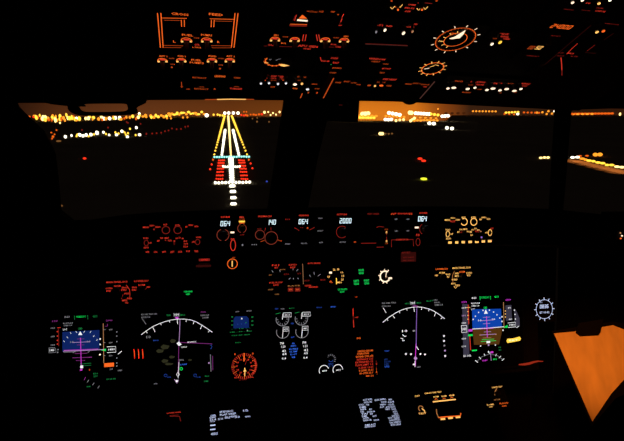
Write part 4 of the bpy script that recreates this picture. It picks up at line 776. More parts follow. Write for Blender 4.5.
def post(name, rows, dep, fwd):
    b = MB(); vs = []
    for (x0, x1, y), d in zip(rows, fwd):
        a, c = a2w(at_forward(x0, y, d)), a2w(at_forward(x1, y, d)); back = AIR @ Vector((0, dep, 0))
        vs += [a, c, c + back, a + back]
    fs = [(0, 1, 2, 3)]
    for k in range(len(rows) - 1):
        for i in range(4): j = (i + 1) % 4; fs.append((4 * k + i, 4 * k + 4 + i, 4 * k + 4 + j, 4 * k + j))
    fs.append(tuple(range(4 * len(rows) - 4, 4 * len(rows)))[::-1])
    b.add(vs, fs, shell); return tag(b.build(name), kind='structure')
post('trim_1', [(286, 333, 90), (282.5, 327, 121), (276.5, 317.5, 160), (267.5, 306.5, 216)], .02, (1.26, 1.32, 1.37, 1.43))

post('trim_4', [(560.5, 571, 90), (559, 569, 121), (556, 566, 165), (552.5, 562, 225)], .02, (1.12, 1.15, 1.18, 1.21))
# glareshield hood
GP = PAN['glare']
st = [(-40, 238), (20, 230), (60, 224.5), (90, 221), (125, 216), (160, 213.4), (210, 211.4), (260, 210), (309, 208.6), (380, 207.6), (450, 207.4), (510, 208.4), (553, 210), (600, 215), (640, 222), (700, 236)]
b = MB(); vs = []; n = 7
for x, y in st:
    lip = GP.px(x, y, -.012); low = GP.world(*[a + d for a, d in zip(GP.uv(x, y, -.012), (0, -.088))], -.012)
    fw = AIR @ Vector((0, 1, 0)); up = AIR @ Vector((0, 0, 1))
    vs += [low + fw * .24 - up * .005, low + fw * .01 - up * .002, low + up * .006, lip - up * .008, lip + fw * .012, lip + fw * .2 - up * .062, lip + fw * .42 - up * .14]
fs = []
for k in range(len(st) - 1):
    for i in range(n): j = (i + 1) % n; fs.append((k * n + i, k * n + n + i, k * n + n + j, k * n + j))
fs += [tuple(range(n)), tuple(range((len(st) - 1) * n, len(st) * n))[::-1]]
b.add(vs, fs, black); hood = b.build('glareshield', smooth=False); tag(hood, 'long black glareshield hood under the windshield that holds the autopilot panel', 'glareshield')

# things on the window frames
def place(mbuild, name, label, cat, px, py, d, group=None):
    o = a2w(at_forward(px, py, d)); M = Matrix.Translation(o) @ AIR.to_4x4(); return M
def loc3(M, px, py, d): return M.inverted() @ a2w(at_forward(px, py, d))
# grab handle loop on top of left windshield
D = 1.02; M = place(None, '', '', '', 104, 106, D)
root = bpy.data.objects.new('grab_handle', None); COL.objects.link(root); root.matrix_world = M; root.empty_display_size = .02
tag(root, 'black loop handle with rounded opening hanging at the top of the left windshield', 'handle')
b = MB(); prof = [(79, 105), (88, 103.9), (110, 103.6), (125, 104), (127.5, 107), (126, 110.4), (118, 111.6), (98, 112), (83, 111.6), (78, 108.4)]
inn = smooth(prof, 4); out = [(78 - 9, 98), (90, 96), (112, 96), (128, 96), (141, 99), (138, 108), (134, 114), (116, 116), (92, 116.4), (72, 114)]; out = [(68, 103.4), (80, 99), (110, 98.6), (131, 99), (134.5, 106), (136, 113.6), (118, 115.6), (98, 116), (78, 115.4), (68, 110.6)]
out = smooth(out, 4); q = [loc3(M, x, y, D) for x, y in inn]; p = [loc3(M, x, y, D) for x, y in out]; n = len(q); bk = Vector((0, .018, 0)); ed = Vector((0, .006, 0))
vs = [a + ed for a in p] + [a + (c - a) * .25 for a, c in zip(p, q)] + [a + (c - a) * .75 for a, c in zip(p, q)] + [a + ed for a in q] + [a + bk for a in q] + [a + bk for a in p]
fs = []
for r0 in range(6):
    r1 = (r0 + 1) % 6
    for i in range(n): j = (i + 1) % n; fs.append((r0 * n + i, r0 * n + j, r1 * n + j, r1 * n + i))
b.add(vs, fs, black); b.build('loop', root, None)
for x in (86, 128):
    b = MB(); b.tube([loc3(M, x, 101, D + .012), loc3(M, x, 94, D + .012)], .008, black, 10); b.build('bracket', root)
b = MB(); pts = [(44, 102.6), (58, 100.4), (82, 101.2), (84, 106.6), (70, 106.4), (52, 104.4)]; q = [loc3(M, x, y, D + .03) for x, y in pts]
b.add(q + [a + bk for a in q], [tuple(range(6))] + [tuple(range(6, 12))[::-1]] + [(i, 6 + i, 6 + (i + 1) % 6, (i + 1) % 6) for i in range(6)], black); b.build('mount', root)
b = MB(); pts = [(124, 96), (148, 96), (145, 103), (138, 106.4), (133, 110), (128, 108)]; q = [loc3(M, x, y, D + .002) for x, y in pts]
b.add(q + [a + bk for a in q], [tuple(range(6))] + [tuple(range(6, 12))[::-1]] + [(i, 6 + i, 6 + (i + 1) % 6, (i + 1) % 6) for i in range(6)], black); b.build('mount', root)
# standby compass
D = 1.05; M = place(None, '', '', '', 344, 106, D)
root = bpy.data.objects.new('standby_compass', None); COL.objects.link(root); root.matrix_world = M; root.empty_display_size = .02
tag(root, 'black unlit boxy compass on top of the post between the two windshields', 'compass')
a0, a1 = loc3(M, 327.5, 121, D), loc3(M, 360.4, 96, D)
b = MB(); b.box((a0.x, a0.z, -.06), (a1.x, a1.z, 0), black, .004); o = b.build('housing', root); o.rotation_euler = (R(90), 0, 0)
b = MB(); c = loc3(M, 340, 105, D); b.lathe(c.x, c.z, [(.014, .0), (.014, .004), (.010, .005), (.009, .002)], screen, 20); o = b.build('dial_window', root); o.rotation_euler = (R(90), 0, 0)
b = MB(); c = loc3(M, 340, 105, D); b.box((c.x - .004, c.z - .001, .0052), (c.x + .004, c.z + .001, .0056), GM('ddred')); o = b.build('lubber_line', root); o.rotation_euler = (R(90), 0, 0)
# sun visor stop
D = .98; M = place(None, '', '', '', 409, 101, D); b = MB(); b.ball(loc3(M, 409.6, 100.6, D), (.0155, .012, .0085), black, 16, 10); b.tube([loc3(M, 409.6, 100, D), loc3(M, 409.6, 94, D)], .006, black, 8)
tag(b.build('visor_knob', None, M, True), 'small round black knob at the top edge of the right windshield', 'knob')
# glint on the edge over left windshield, painted as a glowing tube
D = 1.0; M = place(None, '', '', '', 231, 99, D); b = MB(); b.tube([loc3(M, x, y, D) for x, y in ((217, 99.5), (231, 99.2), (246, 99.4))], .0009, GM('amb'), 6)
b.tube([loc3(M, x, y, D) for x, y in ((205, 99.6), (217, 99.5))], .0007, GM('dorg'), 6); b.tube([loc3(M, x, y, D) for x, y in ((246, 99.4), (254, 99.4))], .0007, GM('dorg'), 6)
tag(b.build('edge_glint', None, M), 'thin yellow glint painted along the top edge of the left windshield', 'painted glint')
# small light on right side frame
D = .95; M = place(None, '', '', '', 621, 236, D)
root = bpy.data.objects.new('side_light', None); COL.objects.link(root); root.matrix_world = M; root.empty_display_size = .02
tag(root, 'tiny cluster of three pinkish amber lit dots at the right edge under the side window', 'indicator light')
b = MB(); c = loc3(M, 621, 236, D); b.box((c.x - .01, .004, c.z - .012), (c.x + .012, .02, c.z + .012), black, .002); b.build('housing', root)
for x, y, k in ((620.4, 233, 'tan'), (622, 235.8, 'warm'), (620.8, 238.4, 'org')):
    b = MB(); b.ball(loc3(M, x, y, D), (.0021, .002, .0019), GM(k), 10, 6); b.build('lens', root)
b = MB(); b.box((c.x - .02, .02, c.z - .05), (c.x + .2, .05, c.z + .05), shell); o = b.build('trim_2', None, M); tag(o, kind='structure')
# red light caught on a curved edge, painted as a glowing tube
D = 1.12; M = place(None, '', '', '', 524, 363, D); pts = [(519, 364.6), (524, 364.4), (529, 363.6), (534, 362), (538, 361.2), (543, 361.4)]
b = MB(); b.tube([loc3(M, x, y, D) for x, y in pts], [.0016, .0030, .0032, .0026, .0020, .0010], glow('dim_red_glow', (150, 40, 22), 1.0), 8)
tag(b.build('red_edge_glow', None, M, True), 'thin curved dim red glow painted for a lit edge, left of the orange lit paper', 'tube')
# clipboard and paper on the right side
u = Vector((math.cos(R(-20)), math.sin(R(-20)), 0)); f = Vector((-u.y, u.x, 0)); t = R(48)
PB = Plane3.__new__(Plane3); v = Vector((0, 0, 1)) * math.cos(t) + f * math.sin(t); PB.M = AIR @ Matrix((u, v, u.cross(v))).transposed(); PB.o = a2w(at_forward(596, 370, .82)); PB.n = PB.M.col[2]
MBd = Matrix.Translation(PB.o) @ PB.M.to_4x4()
def slab(name, pts, w0, w1, mat, parent=None, label=None, cat=None):
    q = [PB.uv(x, y, w1) for x, y in pts]; n = len(q); b = MB()
    if sum(q[i][0] * q[(i + 1) % n][1] - q[(i + 1) % n][0] * q[i][1] for i in range(n)) < 0: q = q[::-1]
    b.add([(a, c, w0) for a, c in q] + [(a, c, w1) for a, c in q], [tuple(range(n))[::-1], tuple(range(n, 2 * n))] + [(i, (i + 1) % n, n + (i + 1) % n, n + i) for i in range(n)], mat)
    o = b.build(name, parent, None if parent else MBd)
    if label: tag(o, label, cat)
    return o
root = bpy.data.objects.new('clipboard', None); COL.objects.link(root); root.matrix_world = MBd; root.empty_display_size = .02
tag(root, 'black clipboard behind the orange lit paper, with a dark clip on its top edge', 'clipboard')
slab('board', [(552, 331), (612, 321.5), (650, 327), (650, 384), (616, 398), (592, 426)], -.004, 0, clipm, root)
slab('clip', [(579, 323), (603.4, 319), (600.6, 331.6), (598.6, 334.6), (581, 335.4), (576.6, 332)], .0016, .008, clipm, root)
slab('paper_sheet', [(554, 333.4), (574, 331.6), (606, 326.4), (613, 325.2), (624, 329.5), (650, 331), (650, 364), (624, 379.6), (611, 394), (592.4, 421.5)], .0004, .0012, paperm, None, 'sheet of paper lit bright orange at the lower right, pointed at its bottom', 'paper')
sp = bpy.data.lights.new('map_lamp', 'SPOT'); so = bpy.data.objects.new('map_lamp', sp); COL.objects.link(so)
tgt = PB.px(586, 348); so.location = EYE + AIR @ Vector((.30, .36, .05)); so.rotation_euler = (tgt - so.location).to_track_quat('-Z', 'Y').to_euler()
sp.energy = 34; sp.color = (1.0, .205, .015); sp.spot_size = R(26); sp.spot_blend = 1; sp.shadow_soft_size = .02

# ================================================================== CABIN SHELL
def wbox(name, lo, hi, mat=shell):
    b = MB(); b.box(lo, hi, mat); o = b.build(name, None, Matrix.Translation(EYE) @ AIR.to_4x4()); return tag(o, kind='structure')
wbox('floor', (-1.3, -1.2, -1.42), (1.9, 1.9, -1.36)); wbox('wall_left', (-1.3, -1.2, -1.36), (-1.24, 1.1, .9)); wbox('wall_right', (1.84, -1.2, -1.36), (1.9, 1.0, .9))
wbox('wall_rear', (-1.24, -1.2, -1.36), (1.84, -1.14, .9)); wbox('wall_front', (-.9, 1.5, -1.36), (1.3, 1.56, -.36)); wbox('ceiling', (-1.3, -1.2, .42), (1.9, .6, .46))
# sloped lining above the windshields
b = MB(); pl = [(-1.3, .55, .44), (1.9, .55, .44), (1.9, 1.25, .05), (.9, 1.5, .05), (-.3, 1.5, .05), (-1.3, 1.1, .05)]
b.add([Vector(p) for p in pl] + [Vector(p) + Vector((0, .03, .05)) for p in pl], [tuple(range(6)), tuple(range(6, 12))[::-1]] + [(i, 6 + i, 6 + (i + 1) % 6, (i + 1) % 6) for i in range(6)], shell)
tag(b.build('trim_3', None, Matrix.Translation(EYE) @ AIR.to_4x4()), kind='structure')

# ================================================================== OUTSIDE
GZ = EYE.z - 70.0
def gdist(py): return 70.0 / math.tan(PITCH * math.pi / 180 + math.atan((py - H / 2) / F))
def edge_y(x): return 116.4 if x < 300 else (120.6 if x < 452 else 115.2)
def gpt(px, py):
    r = ray(px, py); t = (GZ - EYE.z) / r.z; return EYE + r * t
grm, gn2, gl2 = nodemat('night_ground'); bs = gn2['Principled BSDF']; bs.inputs['Roughness'].default_value = 1; bs.inputs['Specular IOR Level'].default_value = 0
tc = gn2.new('ShaderNodeTexCoord'); nz = gn2.new('ShaderNodeTexNoise'); nz.inputs['Scale'].default_value = .01; nz.inputs['Detail'].default_value = 5; rp = gn2.new('ShaderNodeValToRGB')
rp.color_ramp.elements[0].color = (.16, .14, .11, 1); rp.color_ramp.elements[1].color = (.30, .27, .22, 1)
gl2.new(tc.outputs['Object'], nz.inputs['Vector']); gl2.new(nz.outputs['Fac'], rp.inputs[0]); gl2.new(rp.outputs[0], bs.inputs['Base Color'])
xs = [-500, -200, -80, 0, 60, 120, 180, 240, 290, 330, 350, 380, 420, 446, 452, 470, 520, 580, 640, 720, 900]
far = [gpt(x, edge_y(x)) for x in xs]
b = MB(); b.add([Vector((-900, -300, GZ)), Vector((900, -300, GZ))][::-1] + far, [tuple(range(len(far) + 2))], grm)
b.add([p - Vector((0, 0, 4)) for p in ([Vector((-900, -300, GZ)), Vector((900, -300, GZ))][::-1] + far)], [tuple(range(len(far) + 2))[::-1]], grm)
g = b.build('ground'); tag(g, kind='structure')
OUT = {'white': ((255, 246, 215), 3.2), 'warm': ((255, 215, 130), 2.6), 'yellow': ((255, 195, 60), 2.0), 'amber': ((255, 150, 40), 1.6), 'orange': ((235, 95, 20), 1.2), 'red': ((255, 50, 25), 1.5), 'dim red': ((130, 28, 20), 1.0), 'dim': ((120, 80, 40), 1.0), 'lime': ((225, 235, 50), 1.6), 'pale': ((215, 235, 225), 2.0), 'cyan': ((150, 235, 225), 1.8), 'blue': ((60, 80, 200), 1.0), 'brown': ((70, 32, 10), 1.0)}
def OM(k): return glow('lamp_' + k.replace(' ', '_'), OUT[k][0], OUT[k][1])
pole = solid('pole_metal', (.03, .03, .03), .8)
JR = random.Random(11)
def lamp(name, label, cat, col, px, py, w, h, group=None):
    ye = max(py + h * .3, edge_y(px) + .35) + JR.random() * .6; g = gpt(px, ye); d = (g - EYE).length / math.sqrt(1 + ((px - W / 2) / F) ** 2 + ((ye - H / 2) / F) ** 2)
    k = d / F; r = ray(px, py); t = math.hypot(g.x - EYE.x, g.y - EYE.y) / math.hypot(r.x, r.y); c = EYE + r * t
    b = MB(); b.ball((0, 0, max(c.z - GZ, h * k * .5)), (w * k / 2, w * k / 2, h * k / 2), OM(col), 8, 6)
    b.lathe(0, 0, [(k * .12, 0), (k * .08, max(c.z - GZ, .4))], pole, 5)
    o = b.build(name, None, Matrix.Translation(Vector((c.x, c.y, GZ)))); return tag(o, label, cat, group)
def lamps(name, label, cat, group, col, pts, w=1.6, h=1.8):
    for p in pts:
        lamp(name, label, cat, col, p[0], p[1], p[2] if len(p) > 2 else w, p[3] if len(p) > 3 else h, group)
# runway and approach lights
def onrow(xa, ya, xb, yb, step, first=0.0):
    A, B = gpt(xa, ya), gpt(xb, yb); L_ = (B - A).length; n = int(L_ / step); out = []
    for i in range(n + 1):
        p = A + (B - A) * ((i * step + first) / L_); out.append(p)
    return out
def fixture(name, label, cat, col, p, size, group=None, wide=1.0):
    b = MB(); b.ball((0, 0, size * .5), (size * .5 * wide, size * .5, size * .5), OM(col), 8, 5); b.lathe(0, 0, [(size * .3, 0), (size * .2, size * .3)], pole, 6)
    rw = gpt(228.3, 116) - gpt(230.7, 157); o = b.build(name, None, Matrix.Translation(p) @ Matrix.Rotation(math.atan2(rw.y, rw.x) - math.pi / 2, 4, 'Z')); return tag(o, label, cat, group)
def sz(p, px): return (p - EYE).length / F * px
for p in onrow(214.4, 155.4, 224.7, 116.9, 58): fixture('runway_edge_light', 'yellow runway light in the slanting row along the left edge', 'runway light', 'yellow', p, sz(p, 1.9), 'runway left edge lights')
for p in onrow(247, 155.4, 231.8, 116.9, 58): fixture('runway_edge_light', 'yellow runway light in the slanting row along the right edge', 'runway light', 'yellow', p, sz(p, 1.9), 'runway right edge lights')
for p in onrow(230.9, 156, 228.3, 117, 30): fixture('runway_centre_light', 'warm runway light in the row along the middle of the runway', 'runway light', 'warm', p, sz(p, 1.8), 'runway centre lights')
for (xa, ya, xb, yb, side) in ((221.9, 155.8, 225.2, 130.6, 'left'), (238.9, 155.8, 233, 130.6, 'right')):
    for p in onrow(xa, ya, xb, yb, 30): fixture('touchdown_light_bar', 'wide white touchdown light in the bright band %s of the runway middle' % side, 'runway light', 'white', p, sz(p, 1.9), 'touchdown lights %s' % side, 1.25)
lamps('threshold_light', 'pale blue-green light in the bar across the start of the runway', 'runway light', 'threshold lights', 'cyan', [(214.5 + 2.46 * i, 157.1 - .03 * i) for i in range(15)], 2.2, 2.0)
for p in onrow(232, 181.4, 230.9, 158.4, 16): fixture('approach_light_bar', 'white light bar in the dense column leading up to the runway', 'approach light', 'white', p, sz(p, 2.4), 'approach centre bars', 2.1)
lamps('approach_light', 'white light in the short inner crossbar before the runway', 'approach light', 'inner crossbar lights', 'white', [(x, 166.7) for x in (223.2, 225.4, 227.6, 235.2, 237.4, 239.6)], 2.1, 2.1)
lamps('approach_light', 'white light in the wide outer crossbar below the red bars', 'approach light', 'outer crossbar lights', 'white', [(215.4 + 3.42 * i, 183.2 - .1 * i) for i in range(11)], 2.8, 2.8)
for side, a, c in (('left', 221.4, 219.4), ('right', 241.4, 244.4)):
    for i, y in enumerate((160.4, 162.9, 165.8, 168.7, 172, 175.4, 179)):
        x = a + (c - a) * i / 6
        for dx in (-2.5, -.8, .9, 2.6): lamp('side_row_light', 'red light in the ladder of short red bars %s of the approach column' % side, 'approach light', 'red', x + dx * (1 + i * .03), y, 1.9, 1.7, 'red side rows %s' % side)
for (y, x), t in zip(((187.2, 232.3), (192.7, 233), (198.9, 233.4), (205, 233.5)), ('fourth approach light bar from the bottom, nearest the outer crossbar', 'third approach light bar from the bottom of the column', 'second approach light bar from the bottom of the column', 'lowest and nearest approach light bar, just above the glareshield')):
    g0 = gpt(x, y); root = bpy.data.objects.new('approach_light_bar', None); COL.objects.link(root); rw = gpt(228.3, 116) - gpt(230.7, 157)
    root.matrix_world = Matrix.Translation(g0) @ Matrix.Rotation(math.atan2(rw.y, rw.x) - math.pi / 2, 4, 'Z'); root.empty_display_size = .5; tag(root, t, 'approach light'); k = sz(g0, 1)
    b = MB(); b.box((-2.6 * k, -.2 * k, 0), (2.6 * k, .2 * k, .5 * k), pole, .05); b.build('crossbeam', root)
    for i in range(3): b = MB(); b.ball(((i - 1) * 1.5 * k, 0, 1.2 * k), (1.5 * k, 1.4 * k, 1.55 * k), OM('white'), 8, 6); b.build('lamp_head', root)
for side, q in (('left', ((213, 160), (211.6, 164.3), (210.2, 169.4))), ('right', ((248.8, 160), (250.6, 163.4), (252.4, 168.4)))):
    for (x, y), t in zip(q, ('upper', 'middle', 'lowest')): lamp('wing_light', '%s of three reddish lights slanting out on the %s of the runway start' % (t, side), 'runway light', 'orange' if t == 'upper' else 'red', x, y, 1.9, 2.0)
for (x, y), t in zip(((224.8, 113.1), (228.7, 113), (233.4, 113), (238, 113.1)), ('first from left', 'second from left', 'third from left', 'fourth and rightmost')): lamp('runway_end_light', 'bright white light at the far end of the runway, %s of four' % t, 'runway light', 'white', x, y, 3, 3)
lamp('ground_light', 'single small blue light on dark ground, right of the approach lights', 'ground light', 'blue', 266.8, 181.6, 1.8, 1.8)
# city lights, left windshield
HL = 'street_lamp'
rr = random.Random(3)
def band(x0, x1, n, y0, y1, cols, wd, hh, group, lab):
    for i in range(n):
        x = x0 + (x1 - x0) * (i + rr.random()) / n; c = rr.choice(cols)
        lamp(HL, lab % c, 'city light', c, x, rr.uniform(y0, y1), 1.3 * rr.uniform(*wd), 1.1 * rr.uniform(*hh), '%s %s' % (c, group))
far_l = '%s city lamp in the crowded glowing row on the left horizon'
band(24, 34, 4, 116, 117.5, ['red', 'orange'], (1.2, 1.8), (1.6, 2.4), 'lamps of the left horizon row', far_l)
band(33, 78, 26, 115.4, 120.6, ['amber', 'amber', 'yellow', 'orange', 'warm'], (1.2, 2.1), (2.2, 4.4), 'lamps of the left horizon row', far_l)
band(34, 80, 9, 117.5, 121, ['warm', 'yellow'], (1.8, 2.4), (3, 4.6), 'lamps of the left horizon row', far_l)
band(74, 140, 17, 117, 119.4, ['warm', 'amber', 'yellow'], (1.5, 2.6), (2.2, 3.2), 'lamps of the left horizon row', far_l)
band(74, 140, 8, 116.6, 120.4, ['orange', 'amber'], (1.2, 2), (1.8, 3), 'lamps of the left horizon row', far_l)
for x, y in ((76.5, 118.7), (88.5, 119), (104, 119), (109.7, 118.7), (115.4, 118), (119.8, 118)): lamp(HL, 'white city lamp brighter than the row under the loop handle', 'city light', 'white', x, y, 3, 3.4, 'bright lamps under the loop handle')
band(139, 172, 14, 115.2, 117.4, ['yellow', 'amber', 'amber', 'yellow'], (1.6, 2.4), (1.8, 3), 'lamps left of the runway end', '%s city lamp in the horizon row between loop handle and runway')
band(168, 205, 17, 111.8, 115.4, ['yellow', 'yellow', 'amber'], (1.8, 3), (1.6, 2.4), 'lamps left of the runway end', '%s city lamp in the horizon row between loop handle and runway')
lamp(HL, 'brightest single white city lamp left of the runway far end', 'city light', 'white', 206.7, 115.6, 3.8, 3.6)
lamp(HL, 'bright white lamp standing above the row, right of the loop handle', 'city light', 'white', 139.3, 113.7, 2.4, 2.6)
lamps(HL, 'small yellow lamp between the brightest white lamp and the runway end', 'city light', 'lamps beside the runway end', 'yellow', [(213.6, 114.7), (217.6, 114.6), (222.6, 115.4), (219.8, 115.2)], 2, 2.2)
lamps(HL, 'small yellow lamp just under the left horizon row', 'city light', 'low yellow lamps', 'amber', [(167, 118.4), (171, 118.4), (183, 117.8), (187.4, 117.6)], 1.8, 2)
band(239, 263, 9, 114, 116, ['orange', 'orange', 'red'], (1.4, 2.2), (1.4, 2), 'lamps right of the runway end', '%s lamp in the dull row right of the runway far end')
lamps(HL, 'small orange lamp raised above the dull row right of the runway', 'city light', 'raised orange lamps', 'orange', [(244, 111.8), (246.4, 111.8)], 1.6, 1.6)
lamps(HL, 'yellow-white lamp near the centre post at horizon level', 'city light', 'lamps by the centre post', 'warm', [(264.5, 112.3, 2.6, 2.6), (268.2, 112), (273, 113), (279.6, 112, 2, 2.4), (276, 114.6), (270.6, 115)], 1.7, 1.8)
lamps(HL, 'dim yellow lamp under the horizon row, near the centre post', 'city light', 'dim lamps by the centre post', 'dim', [(257, 121.6, 1.8, 2), (252.4, 118.6), (269, 121.8), (257.2, 118)], 1.6, 1.6)
for i, (x, y) in enumerate(((140.5, 135), (146.4, 133.7), (152.2, 133.7), (156.6, 133.4), (161.2, 132.8), (165, 131.2), (168.5, 130.5), (172, 128.6), (176.6, 129.2), (181, 128.9), (185.2, 126.9), (188, 126.6))): lamp('ground_light', 'dim red light in the slanting dotted line left of the runway', 'ground light', 'dim red', x, y, 1.5, 1.7, 'slanting line of red lights')
lamps(HL, 'white lamp in the lower row of lights on the left', 'city light', 'lower left row lamps', 'white', [(65.4, 137.3, 2.6, 3.2), (71.5, 135.5, 1.8, 2.6), (79.8, 135.5, 3, 3.4), (83, 136, 2.6, 3), (86.2, 135.2, 2.8, 3.2), (91, 135, 3, 3.2), (97, 133.2, 3.4, 4), (103.5, 132.8, 2.2, 2.6), (109.2, 135.3, 2, 2.2), (116.5, 135, 2.8, 2.4), (122, 131.9, 2.8, 3), (127.4, 136.7, 2.8, 2.4), (136.4, 128, 2.4, 2.8), (139.6, 135.2, 3, 2.6)])
lamps(HL, 'yellowish lamp in the lower row of lights on the left', 'city light', 'yellowish lower left lamps', 'yellow', [(76.6, 136.6), (77.4, 134.6), (88.6, 136.4), (94, 134.4), (106, 134), (115.4, 132.4), (118.6, 133.4), (124.6, 132.4), (128, 133.6), (130, 128.9), (135.7, 135.4), (125.8, 135)], 1.8, 2.2)
lamps(HL, 'dim red lamp at the right end of the lower left row', 'city light', 'dim lamps ending the lower row', 'dim red', [(146.4, 134.2), (152.2, 133.6), (156.6, 133.5), (140.6, 124), (128, 123), (126.6, 122), (82, 130), (108, 127.6)], 1.4, 1.6)
lamps(HL, 'reddish orange lamp in the small cluster by the left window edge', 'city light', 'reddish cluster at left edge', 'orange', [(51.3, 132.6), (56.5, 130.2), (53, 136.6, 2.4, 2.4), (52, 138.6), (54.6, 134.6)], 1.6, 1.6)
lamp(HL, 'pale wide lamp at the bottom of the reddish cluster by the left window edge', 'city light', 'dim', 58.7, 141, 5, 1.8)
lamp(HL, 'small white lamp just under the left horizon row', 'city light', 'warm', 60, 122.8, 1.7, 2)
lamp('ground_light', 'red light alone on dark ground below the lower left row', 'ground light', 'red', 84.6, 158.7, 3.4, 2)
lamp('ground_light', 'small dull orange light low by the left window edge', 'ground light', 'dim', 61.4, 205.8, 2.8, 1.8)
# right windshield
def rowlamps(label, group, col, x0, x1, y0, y1, n, w, h, cat='city light'):
    n = max(2, round(n * .66)); w *= 1.25
    for i in range(n): lamp(HL, label, cat, col, x0 + (x1 - x0) * i / max(n - 1, 1), y0 + (y1 - y0) * i / max(n - 1, 1), w, h, group if n > 1 else None)
rowlamps('bright lamp in the upper glow beside the black compass', 'lamps beside the compass', 'warm', 362.6, 368, 113.8, 113.4, 4, 4, 4)
rowlamps('yellow lamp in the lower glow beside the black compass', 'yellow lamps beside the compass', 'yellow', 359.8, 374, 117.6, 117.8, 9, 2.6, 2.6)
rowlamps('orange lamp in the glow beside the black compass', 'orange lamps beside the compass', 'amber', 360, 376, 115.4, 116, 7, 3, 2)
rowlamps('bright white lamp in the left upper cluster of the right windshield', 'left upper cluster', 'white', 389, 399.6, 112.8, 114.8, 6, 3.2, 3.4)
rowlamps('amber lamp under the left upper cluster of the right windshield', 'amber lamps under the cluster', 'amber', 386, 404, 116, 117, 9, 2.4, 2)
rowlamps('white lamp in the left lower streak of the right windshield', 'left lower streak', 'white', 385.4, 391.4, 119.8, 119.4, 4, 2.8, 3)
rowlamps('white lamp in the short lower streak right of the first', 'short lower streak', 'warm', 396, 403.6, 120.6, 119.6, 4, 2.2, 2.6)
rowlamps('yellow lamp at the start of the long upper streak', 'streak start', 'warm', 409.6, 411.6, 112.6, 112.8, 2, 3, 4)
rowlamps('white lamp in the long upper streak of the right windshield', 'long upper streak', 'white', 415.6, 429.6, 113.2, 114, 9, 3, 3.2)
rowlamps('yellow lamp ending the long upper streak', 'long streak end', 'yellow', 431, 438, 114, 115, 5, 2.6, 2.8)
rowlamps('amber lamp in the long lower streak of the right windshield', 'long lower streak', 'amber', 411, 437, 120.6, 120.4, 13, 2.6, 2.0)
rowlamps('warm lamp at the head of the long lower streak', 'lower streak head', 'warm', 410.6, 414.4, 121, 118.2, 4, 2.4, 2.8)
rowlamps('yellow lamp between the two long streaks', 'lamps between streaks', 'amber', 415, 436, 117.4, 118.2, 8, 2.4, 1.4)
rowlamps('white lamp right of the long streaks', 'white lamps right of streaks', 'white', 442.4, 448, 116.2, 115.8, 4, 3, 3)
rowlamps('white lamp in the low pair under the long streaks', 'low white lamps', 'white', 429.4, 433.8, 123.6, 123.9, 3, 3.2, 3.2)
rowlamps('white lamp in the lowest short streak, far right of it', 'lowest right white lamps', 'white', 447, 452, 128.4, 128.8, 3, 3, 3.2)
rowlamps('white lamp in the faint streak low beside the centre post', 'lone low lamp', 'warm', 380.2, 382.2, 134, 134, 2, 3, 3.2); rowlamps('dull orange lamp trailing the low white lamp', 'dull trailing lamps', 'dim', 385.4, 392, 134, 133.6, 5, 1.8, 1.6)
lamp(HL, 'tiny orange lamp raised above the long upper streak', 'city light', 'amber', 438, 108.9, 1.6, 1.8)
rowlamps('amber lamp in the far row at middle of the right horizon', 'middle right far row', 'amber', 473, 495.6, 111.2, 111.4, 12, 1.7, 1.7); rowlamps('yellow lamp in the far row, right of its gap', 'right far row', 'yellow', 506, 518, 112.6, 112, 7, 2, 2)
rowlamps('orange lamp in the far row, right of its gap', 'orange right far row', 'orange', 504.6, 514, 114, 114.4, 5, 1.7, 1.5); lamp(HL, 'bright white lamp in the far row, right of its gap', 'city light', 'white', 517.8, 114, 2.6, 2.4)
rowlamps('orange lamp in the dull end of the far row', 'orange far row end', 'orange', 524, 539, 112.4, 112.8, 7, 1.7, 1.8); lamps(HL, 'orange dot in the last cluster before the right window post', 'city light', 'last cluster', 'amber', [(537, 112.6), (542.4, 112.2), (548.4, 111.2, 2.2, 2), (546.6, 114), (552, 113.6), (557, 113.6)], 2, 2)
lamp(HL, 'bright white-amber lamp in the last cluster before the right window post', 'city light', 'white', 555, 111.2, 3, 2.4); lamp(HL, 'small dull lamp low at the right window post', 'city light', 'dim', 562.4, 117, 1.6, 1.4)
rowlamps('orange lamp in the glowing band behind the side window', 'side window band', 'orange', 572, 612, 113.8, 113.4, 20, 2.8, 2.0); rowlamps('amber lamp in the brighter parts of the side window band', 'side window bright band', 'amber', 573, 592, 114.2, 114, 7, 2.4, 1.6)
lamp(HL, 'white lamp at the right end of the side window band', 'city light', 'warm', 620, 114.4, 1.8, 3)
rowlamps('orange lamp in the dull stretch right of the long streaks', 'dull stretch', 'brown', 446, 470, 113.4, 113, 8, 3, 2.4)
lamp('ground_light', 'upper of two red lights stacked low behind the right windshield', 'ground light', 'red', 420, 158.6, 5, 2.2); lamp('ground_light', 'lower of two red lights stacked low behind the right windshield', 'ground light', 'red', 423.6, 161, 5, 2.2)
lamp('ground_light', 'single yellow-green light below the two stacked red lights', 'ground light', 'lime', 423.8, 178.8, 7, 2.4)
for x, t in ((540.8, 'left'), (544.4, 'middle'), (548, 'right')): lamp('ground_light', '%s dot of the short white row left of the lit apron' % t, 'ground light', 'warm', x, 157.8, 3.2, 2.2)
for (x, y, w_, c), t in zip(((572.6, 157.4, 4, 'white'), (577.4, 157.4, 4, 'white'), (582, 159, 5, 'amber'), (585.6, 159.6, 4, 'amber'), (589, 160.8, 5, 'yellow'), (593.4, 161.2, 4, 'yellow'), (598, 162.8, 5, 'yellow'), (602.6, 163.4, 5, 'yellow'), (607, 165, 4, 'yellow'), (611.6, 165.4, 5, 'yellow'), (617, 167, 5, 'warm'), (622, 167.2, 5, 'warm')), ('first', 'second', 'third', 'fourth', 'fifth', 'sixth', 'seventh', 'eighth', 'ninth', 'tenth', 'eleventh', 'twelfth and last')):
    lamp('apron_light', '%s lamp from the left in the row stepping down the lit apron' % t, 'apron light', c, x, y, w_, 2.2)
